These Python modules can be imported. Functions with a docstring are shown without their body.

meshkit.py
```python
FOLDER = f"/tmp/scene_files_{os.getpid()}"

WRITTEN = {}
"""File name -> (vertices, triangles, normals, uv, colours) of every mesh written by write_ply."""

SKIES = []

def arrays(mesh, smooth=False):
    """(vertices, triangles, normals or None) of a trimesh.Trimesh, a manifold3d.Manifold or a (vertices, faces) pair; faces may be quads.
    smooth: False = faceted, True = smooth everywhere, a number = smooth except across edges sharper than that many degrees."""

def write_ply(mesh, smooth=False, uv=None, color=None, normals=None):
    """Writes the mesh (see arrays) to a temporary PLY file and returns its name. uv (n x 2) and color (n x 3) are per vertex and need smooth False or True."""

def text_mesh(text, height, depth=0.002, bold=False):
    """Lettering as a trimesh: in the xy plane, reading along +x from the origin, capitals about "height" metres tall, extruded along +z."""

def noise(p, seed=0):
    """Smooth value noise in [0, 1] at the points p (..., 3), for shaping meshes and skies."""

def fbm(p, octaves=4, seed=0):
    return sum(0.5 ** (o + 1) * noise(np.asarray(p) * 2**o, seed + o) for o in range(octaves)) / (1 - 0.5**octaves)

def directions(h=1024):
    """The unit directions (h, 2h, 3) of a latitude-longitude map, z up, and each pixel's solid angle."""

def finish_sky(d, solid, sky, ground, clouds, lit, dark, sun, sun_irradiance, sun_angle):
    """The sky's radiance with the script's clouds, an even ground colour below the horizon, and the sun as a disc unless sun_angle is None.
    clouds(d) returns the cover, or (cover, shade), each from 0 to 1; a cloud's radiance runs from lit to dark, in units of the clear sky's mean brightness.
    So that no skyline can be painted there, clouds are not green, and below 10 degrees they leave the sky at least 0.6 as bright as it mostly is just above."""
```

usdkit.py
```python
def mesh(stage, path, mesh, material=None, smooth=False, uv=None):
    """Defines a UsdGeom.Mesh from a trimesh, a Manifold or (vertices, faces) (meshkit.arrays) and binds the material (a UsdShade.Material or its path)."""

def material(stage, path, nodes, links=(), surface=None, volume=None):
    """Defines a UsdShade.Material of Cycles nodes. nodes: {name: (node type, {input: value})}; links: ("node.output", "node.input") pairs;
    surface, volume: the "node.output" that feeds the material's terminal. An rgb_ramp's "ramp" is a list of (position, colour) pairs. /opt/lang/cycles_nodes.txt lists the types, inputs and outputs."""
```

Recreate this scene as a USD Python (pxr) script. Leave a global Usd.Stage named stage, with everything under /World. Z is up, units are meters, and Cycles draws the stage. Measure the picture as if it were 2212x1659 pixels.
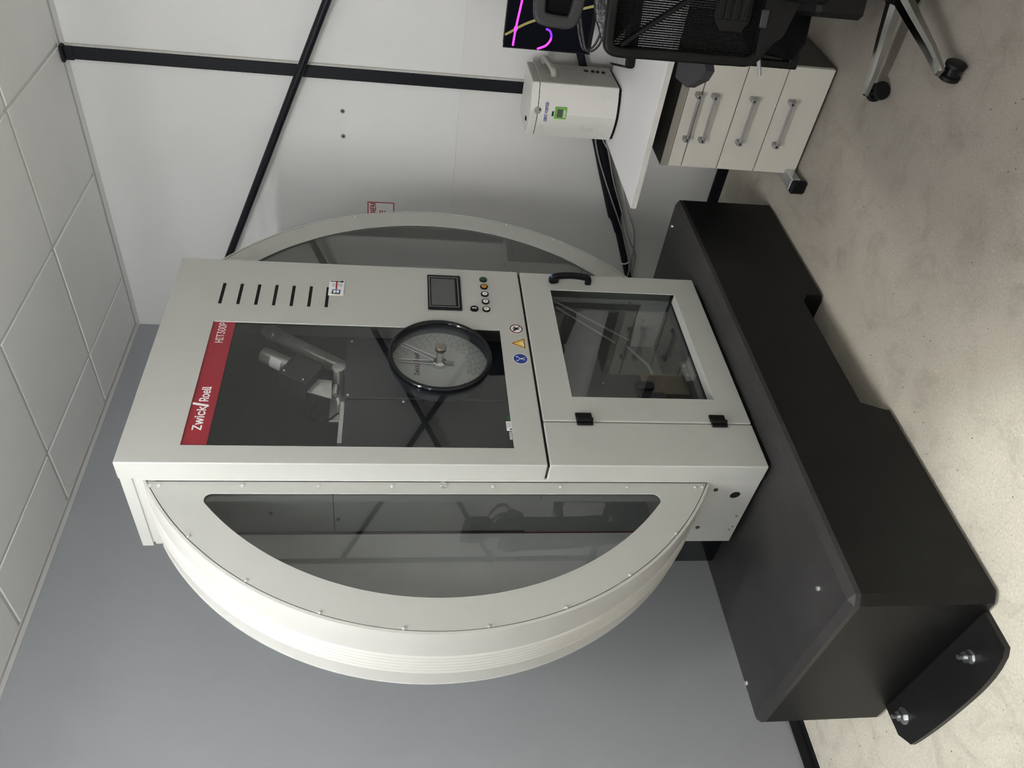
import math, random
import numpy as np, trimesh, manifold3d as m3, usdkit, meshkit
from shapely.geometry import Polygon, Point, box as sbox, LineString
from shapely import affinity
from shapely.ops import unary_union
from pxr import Usd, UsdGeom, UsdLux, UsdShade, Gf, Sdf

random.seed(7); np.random.seed(7)
stage = Usd.Stage.CreateInMemory()
UsdGeom.SetStageUpAxis(stage, UsdGeom.Tokens.z); UsdGeom.SetStageMetersPerUnit(stage, 1.0)
UsdGeom.Xform.Define(stage, '/World'); UsdGeom.Scope.Define(stage, '/World/Looks')

# ------------------------------------------------------------------ camera (held sideways: the picture's left is the room's up)
EXPOSURE = 1.48
YAW, PITCH, ROLL, FPX = 45.59256856, -8.57758476, 1.27075704, 1710.73
cam = UsdGeom.Camera.Define(stage, '/World/camera')
def _rz(a): c, s = math.cos(a), math.sin(a); return np.array([[c, -s, 0], [s, c, 0], [0, 0, 1.0]])
def _rx(a): c, s = math.cos(a), math.sin(a); return np.array([[1.0, 0, 0], [0, c, -s], [0, s, c]])
_B = np.array([[1.0, 0, 0], [0, 0, -1], [0, 1, 0]])
_R = _rz(-math.radians(YAW)) @ _rx(math.radians(PITCH)) @ _B @ _rz(math.radians(ROLL)) @ np.array([[0, 1.0, 0], [-1, 0, 0], [0, 0, 1]])
_M = np.eye(4); _M[:3, :3] = _R; _M[:3, 3] = (0, 0, 1.65)
cam.AddTransformOp().Set(Gf.Matrix4d(*_M.T.ravel().tolist()))
cam.CreateHorizontalApertureAttr(36.0); cam.CreateVerticalApertureAttr(27.0)
cam.CreateFocalLengthAttr(36.0 * FPX / 2212); cam.CreateClippingRangeAttr((0.03, 100.0))
cam.CreateExposureAttr(EXPOSURE)

# unseen lamps: first read off the shadows, others added; hung to brighten the ceiling: (x, y, strength)
LAMPS = [(0.40, 1.30, 25.0), (-1.70, 1.30, 16.0), (0.40, -1.90, 7.0), (-1.70, -1.90, 10.0)]

# ------------------------------------------------------------------ materials
LOOKS = {}
def mat(name, color, rough=0.5, metal=0.0, vary=None, bump=None, coat=0.0, spec=0.5, emit=None, grime=None):
    """vary=(scale, amount) soft tone variation; bump=(scale, distance, detail) fine relief; grime=(scale, colour, threshold) spots of dirt"""
    n = {'p': ('principled_bsdf', {'roughness': rough, 'metallic': metal, 'coat_weight': coat, 'specular_ior_level': spec})}
    l = []; c = np.array(color, float)
    if emit: n['p'][1].update({'emission_color': emit[0], 'emission_strength': emit[1]})
    if vary or bump or grime: n['tc'] = ('texture_coordinate', {})
    src = None
    if vary:
        n['v'] = ('noise_texture', {'scale': vary[0], 'detail': 5.0, 'roughness': 0.6})
        n['r'] = ('rgb_ramp', {'ramp': [(0.3, tuple(c * (1 - vary[1]))), (0.7, tuple(np.minimum(c * (1 + vary[1]), 1)))]})
        l += [('tc.object', 'v.vector'), ('v.fac', 'r.fac')]; src = 'r.color'
    if grime:
        n['g'] = ('noise_texture', {'scale': grime[0], 'detail': 6.0, 'roughness': 0.7})
        n['gr'] = ('rgb_ramp', {'ramp': [(grime[2], (0, 0, 0)), (grime[2] + 0.12, (1, 1, 1))]})
        n['gm'] = ('mix_color', {'a': tuple(c), 'b': grime[1]})
        l += [('tc.object', 'g.vector'), ('g.fac', 'gr.fac'), ('gr.color', 'gm.fac')]
        if src: l.append((src, 'gm.a'))
        src = 'gm.result'
    if src: l.append((src, 'p.base_color'))
    else: n['p'][1]['base_color'] = tuple(c)
    if bump:
        n['b'] = ('noise_texture', {'scale': bump[0], 'detail': bump[2] if len(bump) > 2 else 2.0})
        n['bp'] = ('bump', {'strength': 1.0, 'distance': bump[1]})
        l += [('tc.object', 'b.vector'), ('b.fac', 'bp.height'), ('bp.normal', 'p.normal')]
    LOOKS[name] = usdkit.material(stage, '/World/Looks/' + name, n, l, surface='p.BSDF')
    return LOOKS[name]

def pane_mat(name, tint, f0=0.06, haze=0.0):
    """clear sheet: Schlick reflection that is the same from both sides of the sheet"""
    n = {'t': ('transparent_bsdf', {'color': tint}), 'g': ('glossy_bsdf', {'color': (1, 1, 1), 'roughness': haze}), 'w': ('layer_weight', {'blend': 0.5}),
         'pw': ('math', {'math_type': 'power', 'value2': 5.0}), 'ml': ('math', {'math_type': 'multiply_add', 'value2': 1 - f0, 'value3': f0}), 'm': ('mix_closure', {})}
    LOOKS[name] = usdkit.material(stage, '/World/Looks/' + name, n, [('w.facing', 'pw.value1'), ('pw.value', 'ml.value1'), ('ml.value', 'm.fac'), ('t.BSDF', 'm.closure1'), ('g.BSDF', 'm.closure2')], surface='m.closure')

mat('wall_white', (0.76, 0.765, 0.765), 0.75, vary=(1.3, 0.02), bump=(300, 0.0002))
mat('wall_white_lower', (0.75, 0.745, 0.73), 0.75, vary=(1.3, 0.03), bump=(300, 0.0002))
mat('wall_grey', (0.345, 0.362, 0.382), 0.7, vary=(1.0, 0.03), bump=(300, 0.0002))
mat('ceiling_tile', (0.90, 0.90, 0.895), 0.9, vary=(3.0, 0.02), bump=(420, 0.0006, 4))
mat('ceiling_grid', (0.72, 0.72, 0.71), 0.6)
mat('trim_grey', (0.55, 0.55, 0.54), 0.5)
mat('rubber_black', (0.007, 0.008, 0.012), 0.6, vary=(6, 0.2), spec=0.25)
mat('steel_black', (0.006, 0.008, 0.012), 0.45, bump=(90, 0.0004), spec=0.3)
mat('machine_grey', (0.49, 0.497, 0.472), 0.5, vary=(1.5, 0.015), bump=(700, 0.00012))
mat('machine_cream', (0.525, 0.522, 0.495), 0.42, vary=(1.5, 0.02), bump=(700, 0.00012))
mat('inner_grey', (0.60, 0.61, 0.60), 0.45, vary=(4, 0.05))
mat('inner_dark', (0.016, 0.018, 0.021), 0.5, vary=(4, 0.08))
mat('inner_slate', (0.024, 0.027, 0.032), 0.5, vary=(4, 0.08))
mat('inner_mid', (0.20, 0.205, 0.20), 0.4, vary=(4, 0.06))
mat('inner_navy', (0.02, 0.024, 0.035), 0.5)
mat('gap_black', (0.004, 0.004, 0.005), 0.8)
mat('plate_black', (0.012, 0.0115, 0.0115), 0.4, vary=(5, 0.3), bump=(60, 0.0003), spec=0.4)
mat('plastic_black', (0.004, 0.004, 0.005), 0.4, spec=0.22)
mat('gloss_black', (0.003, 0.004, 0.006), 0.1, spec=0.4)
mat('chrome', (0.80, 0.80, 0.80), 0.12, 1.0)
mat('zinc', (0.66, 0.68, 0.69), 0.3, 1.0, vary=(60, 0.12))
mat('steel_brushed', (0.66, 0.65, 0.62), 0.24, 0.75, vary=(25, 0.12))
mat('steel_brown', (0.28, 0.24, 0.19), 0.45, 0.8, vary=(20, 0.2))
mat('alu_grey', (0.36, 0.37, 0.38), 0.42, 0.5)
mat('brand_red', (0.30, 0.022, 0.035), 0.4, vary=(30, 0.04))
mat('print_white', (0.85, 0.85, 0.85), 0.5)
mat('print_black', (0.012, 0.012, 0.013), 0.5)
mat('print_grey', (0.22, 0.22, 0.22), 0.5)
mat('print_red', (0.40, 0.02, 0.03), 0.5)
mat('print_darkred', (0.10, 0.008, 0.012), 0.5)
mat('print_blue', (0.012, 0.04, 0.27), 0.45)
mat('print_skyblue', (0.05, 0.16, 0.42), 0.45)
mat('print_yellow', (0.85, 0.58, 0.09), 0.5)
mat('print_green', (0.16, 0.42, 0.06), 0.45)
mat('print_darkgreen', (0.01, 0.10, 0.03), 0.4)
mat('led_green', (0.01, 0.05, 0.02), 0.3)
mat('button_green', (0.006, 0.05, 0.014), 0.35)
mat('button_amber', (0.62, 0.30, 0.03), 0.4)
mat('screen_grey', (0.085, 0.087, 0.09), 0.35)
mat('dial_face', (0.44, 0.45, 0.43), 0.45, vary=(8, 0.02))
mat('knob_metal', (0.30, 0.275, 0.24), 0.28, 1.0)
mat('strip_red', (0.12, 0.02, 0.022), 0.5)
mat('desk_white', (0.83, 0.82, 0.83), 0.45, vary=(3, 0.01))
mat('desk_edge', (0.60, 0.58, 0.56), 0.5, vary=(14, 0.06))
mat('drawer_front', (0.60, 0.58, 0.52), 0.5, vary=(2, 0.02), grime=(26, (0.50, 0.48, 0.43), 0.68))
mat('carcass_dark', (0.045, 0.043, 0.038), 0.55, vary=(6, 0.08))
mat('carcass_top', (0.42, 0.40, 0.35), 0.55)
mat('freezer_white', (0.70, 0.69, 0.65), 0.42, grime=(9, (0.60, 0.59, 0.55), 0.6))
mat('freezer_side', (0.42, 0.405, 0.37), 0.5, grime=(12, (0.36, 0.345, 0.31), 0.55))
mat('chair_plastic', (0.004, 0.004, 0.0045), 0.5, bump=(400, 0.0003), spec=0.22)
mat('chair_frame_grey', (0.030, 0.030, 0.032), 0.5, bump=(400, 0.0003), spec=0.3)
mat('chair_fabric', (0.003, 0.003, 0.0035), 0.85, bump=(900, 0.0006), spec=0.1)
mat('leather_black', (0.006, 0.006, 0.007), 0.35, bump=(70, 0.004, 4))
mat('arm_grey', (0.038, 0.038, 0.042), 0.5, spec=0.3)
mat('key_grey', (0.36, 0.36, 0.36), 0.4)
mat('cable_grey', (0.34, 0.335, 0.32), 0.5)
mat('screen_navy', (0.001, 0.001, 0.002), 0.25, emit=((0.10, 0.16, 0.5), 0.002), spec=0.12)
mat('glow_magenta', (0, 0, 0), 0.5, emit=((1.0, 0.04, 0.95), 0.85))
mat('glow_violet', (0, 0, 0), 0.5, emit=((0.16, 0.02, 1.0), 0.8))
mat('glow_olive', (0, 0, 0), 0.5, emit=((0.55, 0.50, 0.16), 0.16))
mat('bolt_bright', (0.92, 0.93, 0.94), 0.22, 0.95)
mat('chrome_dark', (0.42, 0.42, 0.41), 0.16, 1.0, vary=(8, 0.1))
mat('acrylic', (0.9, 0.9, 0.9), 0.08, spec=0.6)
for i, (_, _, s) in enumerate(LAMPS):
    LOOKS['lamp_%d' % i] = usdkit.material(stage, '/World/Looks/lamp_%d' % i, {'e': ('emission', {'color': (0.985, 0.99, 0.985), 'strength': s})}, [], surface='e.emission')
pane_mat('pane_clear', (0.93, 0.94, 0.94), 0.036)
pane_mat('pane_door', (0.90, 0.91, 0.91), 0.075)
pane_mat('pane_smoke', (0.88, 0.89, 0.89), 0.05)
pane_mat('acrylic_clear', (0.86, 0.87, 0.87), 0.05)

# foundation block: coarse textured black paint; its top painted lighter to stand in for light from above
for nm, c0, c1, sc_, ds, rg, sp in (('block_paint', (0.0045, 0.0044, 0.0045), (0.008, 0.0076, 0.0078), 330.0, 0.0012, 0.42, 0.22), ('block_top_lit', (0.024, 0.0225, 0.0225), (0.044, 0.041, 0.0415), 260.0, 0.0022, 0.42, 0.45)):
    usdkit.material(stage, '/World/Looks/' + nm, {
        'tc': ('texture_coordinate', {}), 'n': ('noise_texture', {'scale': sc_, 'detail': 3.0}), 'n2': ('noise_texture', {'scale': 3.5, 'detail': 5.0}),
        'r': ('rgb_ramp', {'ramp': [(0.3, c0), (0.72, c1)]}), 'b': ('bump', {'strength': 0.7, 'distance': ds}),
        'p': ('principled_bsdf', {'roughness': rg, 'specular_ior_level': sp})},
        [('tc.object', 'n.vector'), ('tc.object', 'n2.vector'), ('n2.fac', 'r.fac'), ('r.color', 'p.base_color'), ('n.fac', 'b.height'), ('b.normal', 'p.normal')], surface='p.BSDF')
FLOOR_SHIFT = (3.1, 7.7, 0.0)
# polished concrete: cream and grey-brown clouds, a darker round area by the chair; wear: pits, light flecks, hairline scratches
usdkit.material(stage, '/World/Looks/concrete', {
    'g': ('geometry', {}),
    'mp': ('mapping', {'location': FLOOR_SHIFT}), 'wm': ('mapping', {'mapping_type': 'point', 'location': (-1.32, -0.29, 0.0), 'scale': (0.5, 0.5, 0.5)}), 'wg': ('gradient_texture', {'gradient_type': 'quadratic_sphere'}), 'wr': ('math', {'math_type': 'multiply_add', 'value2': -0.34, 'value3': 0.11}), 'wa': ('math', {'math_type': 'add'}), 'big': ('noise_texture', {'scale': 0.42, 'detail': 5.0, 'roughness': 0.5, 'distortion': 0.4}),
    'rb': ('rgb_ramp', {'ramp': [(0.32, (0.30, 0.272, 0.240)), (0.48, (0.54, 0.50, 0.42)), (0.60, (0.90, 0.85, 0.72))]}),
    'mid': ('noise_texture', {'scale': 6.0, 'detail': 10.0, 'roughness': 0.72, 'distortion': 0.5}),
    'rm': ('rgb_ramp', {'ramp': [(0.30, (0.74, 0.73, 0.71)), (0.50, (1, 1, 1)), (0.75, (1.04, 1.04, 1.03))]}),
    'fine': ('noise_texture', {'scale': 130.0, 'detail': 4.0, 'roughness': 0.7}),
    'rf': ('rgb_ramp', {'ramp': [(0.25, (0.80, 0.80, 0.79)), (0.6, (1.04, 1.04, 1.04))]}),
    'pit': ('voronoi_texture', {'scale': 17.0, 'randomness': 1.0}), 'rp': ('rgb_ramp', {'ramp': [(0.028, (0.08, 0.07, 0.06)), (0.05, (1, 1, 1))]}),
    'pit2': ('voronoi_texture', {'scale': 46.0, 'randomness': 1.0}), 'rp2': ('rgb_ramp', {'ramp': [(0.045, (0.35, 0.33, 0.30)), (0.08, (1, 1, 1))]}),
    'sm': ('mapping', {'rotation': (0.0, 0.0, 0.35), 'scale': (210.0, 2.6, 1.0)}), 'scr': ('noise_texture', {'scale': 1.0, 'detail': 1.0, 'distortion': 0.15}),
    'rs': ('rgb_ramp', {'ramp': [(0.76, (1, 1, 1)), (0.82, (0.70, 0.69, 0.66))]}),
    'sm2': ('mapping', {'rotation': (0.0, 0.0, -0.9), 'scale': (180.0, 3.4, 1.0)}), 'scr2': ('noise_texture', {'scale': 1.0, 'detail': 1.0, 'distortion': 0.2}),
    'rs2': ('rgb_ramp', {'ramp': [(0.74, (1, 1, 1)), (0.82, (0.74, 0.73, 0.70))]}),
    'm1': ('mix_color', {'blend_type': 'multiply', 'fac': 1.0}), 'm2': ('mix_color', {'blend_type': 'multiply', 'fac': 1.0}), 'm3': ('mix_color', {'blend_type': 'multiply', 'fac': 1.0}),
    'm4': ('mix_color', {'blend_type': 'multiply', 'fac': 1.0}), 'm5': ('mix_color', {'blend_type': 'multiply', 'fac': 1.0}), 'm6': ('mix_color', {'blend_type': 'multiply', 'fac': 0.8}), 'fl': ('voronoi_texture', {'scale': 31.0, 'randomness': 1.0}), 'flr': ('rgb_ramp', {'ramp': [(0.05, (1.28, 1.27, 1.25)), (0.12, (1, 1, 1))]}), 'm7': ('mix_color', {'blend_type': 'multiply', 'fac': 1.0, 'use_clamp': False}),
    'b': ('bump', {'strength': 0.35, 'distance': 0.0015}),
    'rr': ('rgb_ramp', {'ramp': [(0.3, (0.34, 0.34, 0.34)), (0.7, (0.52, 0.52, 0.52))]}),
    'p': ('principled_bsdf', {'specular_ior_level': 0.45})},
    [('g.position', k + '.vector') for k in ('mid', 'fine', 'pit', 'pit2', 'sm', 'sm2')] +
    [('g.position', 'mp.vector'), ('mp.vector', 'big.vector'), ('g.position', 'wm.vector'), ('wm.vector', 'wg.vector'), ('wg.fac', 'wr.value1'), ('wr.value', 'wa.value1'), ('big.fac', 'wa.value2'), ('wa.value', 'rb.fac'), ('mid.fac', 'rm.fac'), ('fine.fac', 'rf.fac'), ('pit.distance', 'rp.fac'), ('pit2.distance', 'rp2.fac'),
     ('sm.vector', 'scr.vector'), ('scr.fac', 'rs.fac'), ('sm2.vector', 'scr2.vector'), ('scr2.fac', 'rs2.fac'),
     ('rb.color', 'm1.a'), ('rm.color', 'm1.b'), ('m1.result', 'm2.a'), ('rf.color', 'm2.b'), ('m2.result', 'm3.a'), ('rp.color', 'm3.b'), ('m3.result', 'm4.a'), ('rp2.color', 'm4.b'),
     ('m4.result', 'm5.a'), ('rs.color', 'm5.b'), ('m5.result', 'm6.a'), ('rs2.color', 'm6.b'), ('m6.result', 'm7.a'), ('g.position', 'fl.vector'), ('fl.distance', 'flr.fac'), ('flr.color', 'm7.b'), ('m7.result', 'p.base_color'),
     ('mid.fac', 'rr.fac'), ('rr.color', 'p.roughness'), ('fine.fac', 'b.height'), ('b.normal', 'p.normal')], surface='p.BSDF')
# woven chair mesh: open holes in rows
usdkit.material(stage, '/World/Looks/chair_mesh', {
    'tc': ('texture_coordinate', {}), 's': ('separate_xyz', {}),
    'a': ('math', {'math_type': 'multiply', 'value2': 1 / 0.0062}), 'af': ('math', {'math_type': 'fraction'}), 'al': ('math', {'math_type': 'less_than', 'value2': 0.36}),
    'c': ('math', {'math_type': 'multiply', 'value2': 1 / 0.0046}), 'cf': ('math', {'math_type': 'fraction'}), 'cl': ('math', {'math_type': 'less_than', 'value2': 0.62}),
    'h': ('math', {'math_type': 'multiply'}), 'inv': ('math', {'math_type': 'subtract', 'value1': 1.0}),
    'p': ('principled_bsdf', {'base_color': (0.003, 0.003, 0.0035), 'roughness': 0.8, 'specular_ior_level': 0.1})},
    [('tc.object', 's.vector'), ('s.y', 'a.value1'), ('a.value', 'af.value1'), ('af.value', 'al.value1'), ('s.z', 'c.value1'), ('c.value', 'cf.value1'), ('cf.value', 'cl.value1'),
     ('al.value', 'h.value1'), ('cl.value', 'h.value2'), ('h.value', 'inv.value2'), ('inv.value', 'p.alpha')], surface='p.BSDF')
def look(n): return UsdShade.Material.Get(stage, '/World/Looks/' + n)

# ------------------------------------------------------------------ building helpers
USED = set()
def numbered(base):
    p, k = base, 0
    while p in USED:
        k += 1; p = '%s_%03d' % (base, k)
    USED.add(p); return p
ORIGIN = {}
def thing(name, label=None, cat=None, loc=(0, 0, 0), rotz=0.0, group=None, kind=None):
    p = numbered('/World/' + name); x = UsdGeom.Xform.Define(stage, p); x.AddTranslateOp().Set(Gf.Vec3d(*map(float, loc)))
    if rotz: x.AddRotateZOp().Set(float(rotz))
    ORIGIN[p] = np.zeros(3) if rotz else np.array(loc, float)   # turned things are built in their own frame
    keys(x.GetPrim(), label, cat, group, kind); return p
def keys(prim, label=None, cat=None, group=None, kind=None):
    for k, v in (('label', label), ('category', cat), ('group', group), ('kind', kind)):
        if v: prim.SetCustomDataByKey(k, v)
def part(parent, name, mesh, m, smooth=30, label=None, kind=None):
    p = numbered(parent + '/' + name); o = ORIGIN.get(parent, np.zeros(3)); ORIGIN[p] = o
    v, f, _ = meshkit.arrays(join(mesh) if isinstance(mesh, list) else mesh)
    tm = trimesh.Trimesh(v - o, f, process=False)
    usdkit.mesh(stage, p, tm, look(m), smooth=smooth)
    keys(stage.GetPrimAtPath(p), label=label, kind=kind); return p
def solo(name, mesh, m, label=None, cat=None, group=None, kind=None, smooth=30):
    v, f, _ = meshkit.arrays(join(mesh) if isinstance(mesh, list) else mesh)
    lo, hi = v.min(0), v.max(0); loc = np.array([(lo[0] + hi[0]) / 2, (lo[1] + hi[1]) / 2, lo[2]])
    p = numbered('/World/' + name); g = usdkit.mesh(stage, p, trimesh.Trimesh(v - loc, f, process=False), look(m), smooth=smooth)
    UsdGeom.Xformable(g).AddTranslateOp().Set(Gf.Vec3d(*loc)); keys(g.GetPrim(), label, cat, group, kind); ORIGIN[p] = loc; return p
def tri(m):
    v, f, _ = meshkit.arrays(m); return trimesh.Trimesh(v, f, process=False)
def join(ms): return trimesh.util.concatenate([tri(m) for m in ms])
def bx(x0, x1, y0, y1, z0, z1, b=0.0):
    if b <= 0: return trimesh.creation.box(bounds=[(x0, y0, z0), (x1, y1, z1)])
    return m3.Manifold.hull_points(bpts(x0, x1, y0, y1, z0, z1, b, b, b))
def bpts(x0, x1, y0, y1, z0, z1, bx_, by_, bz_):
    P = []
    for x, sx in ((x0, 1), (x1, -1)):
        for y, sy in ((y0, 1), (y1, -1)):
            for z, sz in ((z0, 1), (z1, -1)):
                P += [(x, y + sy * by_, z + sz * bz_), (x + sx * bx_, y, z + sz * bz_), (x + sx * bx_, y + sy * by_, z)]
    return np.array(P, float)
def cube(x0, x1, y0, y1, z0, z1): return m3.Manifold.cube((x1 - x0, y1 - y0, z1 - z0)).translate((x0, y0, z0))
def FRONT(x, y, z):     # drawn plane facing -Y: a -> +X, b -> +Z, thickness towards the viewer
    return np.array([[1, 0, 0, x], [0, 0, -1, y], [0, 1, 0, z], [0, 0, 0, 1.0]])
def WEST(x, y, z):      # drawn plane facing -X: a -> -Y, b -> +Z
    return np.array([[0, 0, -1, x], [-1, 0, 0, y], [0, 1, 0, z], [0, 0, 0, 1.0]])
def SIDE(x, y, z):      # plane facing -Y, as FRONT
    return FRONT(x, y, z)
def put(mesh, F): t = tri(mesh).copy(); t.apply_transform(F); return t
def ext(poly, d, F=None):
    gs = list(poly.geoms) if hasattr(poly, 'geoms') else [poly]
    m = trimesh.util.concatenate([trimesh.creation.extrude_polygon(g, d, engine='earcut') for g in gs if g.area > 1e-12])
    return put(m, F) if F is not None else m
def man(t):
    t = tri(t); t.merge_vertices(); return m3.Manifold(m3.Mesh(np.asarray(t.vertices, np.float32), np.asarray(t.faces, np.uint32)))
def text(s, h, F, d=0.0004, bold=False, sx=1.0, shear=0.0, align='l', wide=0):
    t = meshkit.text_mesh(s, h, d, bold)
    A = np.eye(4); A[0, 0] = sx; A[0, 1] = shear; t.apply_transform(A)
    lo, hi = t.bounds
    if wide: t.apply_scale((wide / (hi[0] - lo[0]), 1, 1)); lo, hi = t.bounds
    if align == 'r': t.apply_translation((-hi[0], 0, 0))
    if align == 'c': t.apply_translation((-(lo[0] + hi[0]) / 2, 0, 0))
    return put(t, F)
def cyl(p0, p1, r, n=20, r1=None):
    p0, p1 = np.array(p0, float), np.array(p1, float); h = np.linalg.norm(p1 - p0)
    m = trimesh.creation.cylinder(radius=1.0, height=1.0, sections=n) if r1 is None else None
    if m is not None: m.apply_scale((r, r, h)); m.apply_translation((0, 0, h / 2))
    else: m = trimesh.creation.revolve([(0, 0), (r, 0), (r1, h), (0, h)], sections=n)
    m.apply_transform(trimesh.geometry.align_vectors((0, 0, 1), (p1 - p0) / h)); m.apply_translation(p0); return m
def lathe(profile, p0, axis, n=24):
    m = trimesh.creation.revolve(profile, sections=n); m.apply_transform(trimesh.geometry.align_vectors((0, 0, 1), axis)); m.apply_translation(p0); return m
def spline(pts, n=8):
    p = np.array(pts, float); q = np.vstack([2 * p[0] - p[1], p, 2 * p[-1] - p[-2]]); o = []
    for i in range(1, len(q) - 2):
        for t in np.linspace(0, 1, n, endpoint=False):
            a, b, c, d = q[i - 1], q[i], q[i + 1], q[i + 2]
            o.append(0.5 * ((2 * b) + (c - a) * t + (2 * a - 5 * b + 4 * c - d) * t * t + (3 * b - a - 3 * c + d) * t ** 3))
    o.append(p[-1]); return np.array(o)
def sweep(pts, prof, up=(0, 0, 1), closed=False):
    """sweeps a closed 2-D profile (k x 2: side, up) along a polyline, with end caps"""
    p = np.array(pts, float); n = len(p); prof = np.array(prof, float); k = len(prof)
    t = np.gradient(p, axis=0) if not closed else np.roll(p, -1, 0) - np.roll(p, 1, 0)
    t /= np.linalg.norm(t, axis=1, keepdims=True) + 1e-12
    V = []; u0 = np.array(up, float)
    for i in range(n):
        s = np.cross(t[i], u0); s /= np.linalg.norm(s) + 1e-9; u = np.cross(s, t[i])
        V.append(p[i] + prof[:, :1] * s + prof[:, 1:] * u)
    V = np.vstack(V); F = []
    for i in range(n if closed else n - 1):
        a, b = i * k, ((i + 1) % n) * k
        for j in range(k):
            j2 = (j + 1) % k; F += [(a + j, b + j2, b + j), (a + j, a + j2, b + j2)]
    if not closed:
        for j in range(1, k - 1): F += [(0, j + 1, j), ((n - 1) * k, (n - 1) * k + j, (n - 1) * k + j + 1)]
    m = trimesh.Trimesh(V, np.array(F), process=False)
    if m.volume < 0: m.invert()
    return m
def circle(r, n=10, ry=None): a = np.arange(n) * 2 * np.pi / n; return np.c_[r * np.cos(a), (ry or r) * np.sin(a)]
def rrect(w, h, r=0.003, n=3):
    o = []
    for cx, cy, a0 in ((w / 2 - r, h / 2 - r, 0), (-w / 2 + r, h / 2 - r, 90), (-w / 2 + r, -h / 2 + r, 180), (w / 2 - r, -h / 2 + r, 270)):
        for k in range(n): a = math.radians(a0 + 90 * k / (n - 1)); o.append((cx + r * math.cos(a), cy + r * math.sin(a)))
    return np.array(o)
def screw_mesh(p, axis, r=0.006):
    return lathe([(0, 0), (r, 0), (r, 0.0015), (r * 0.86, 0.0035), (r * 0.5, 0.005), (0.0, 0.0055)], p, axis, 12)

# ------------------------------------------------------------------ the room
XA, YB, ZC, XL, YF_ = 3.49, 3.02, 3.05, -3.6, -3.5
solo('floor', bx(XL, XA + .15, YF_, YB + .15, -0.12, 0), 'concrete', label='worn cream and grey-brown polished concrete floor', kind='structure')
wb = solo('wall_back', bx(XL, XA + .15, YB, YB + .12, 0, ZC + .1), 'wall_grey', label='blue-grey painted wall behind the testing machine', kind='structure')
wr = thing('wall_right', 'white panelled wall behind the desk', None, (XA, 0, 0), kind='structure')
part(wr, 'wall_backing', bx(XA + .012, XA + .12, YF_, YB, 0, ZC + .1), 'wall_white')
for y0, y1 in ((YF_, -1.5), (-1.497, 1.523), (1.526, YB)):
    part(wr, 'wall_panel', bx(XA, XA + .012, y0, y1, 1.3757, ZC + .05), 'wall_white')
    part(wr, 'wall_panel', bx(XA, XA + .012, y0, y1, 0, 1.3752), 'wall_white_lower')
solo('wall_left', bx(XL - .12, XL, YF_, YB, 0, ZC + .1), 'wall_white', label='white wall behind the camera on the left', kind='structure')
solo('wall_front', bx(XL, XA + .15, YF_ - .12, YF_, 0, ZC + .1), 'wall_white', label='white wall behind the camera', kind='structure')
solo('baseboard_back', [bx(XL, XA, YB - .012, YB, 0, .053), bx(XL, XA, YB - .018, YB - .008, 0, .016)], 'rubber_black', label='black rubber skirting along the grey wall', kind='structure')
solo('baseboard_right', [bx(XA - .012, XA, YF_, YB - .02, 0, .053), bx(XA - .018, XA - .008, YF_, YB - .02, 0, .016)], 'rubber_black', label='black rubber skirting along the white wall', kind='structure')
solo('trim_1', [bx(XA - .022, XA, YF_, YB, ZC - .004, ZC + .002), bx(XA - .003, XA, YF_, YB, ZC - .022, ZC)], 'trim_grey', label='grey angle trim between white wall and ceiling', kind='structure')
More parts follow.
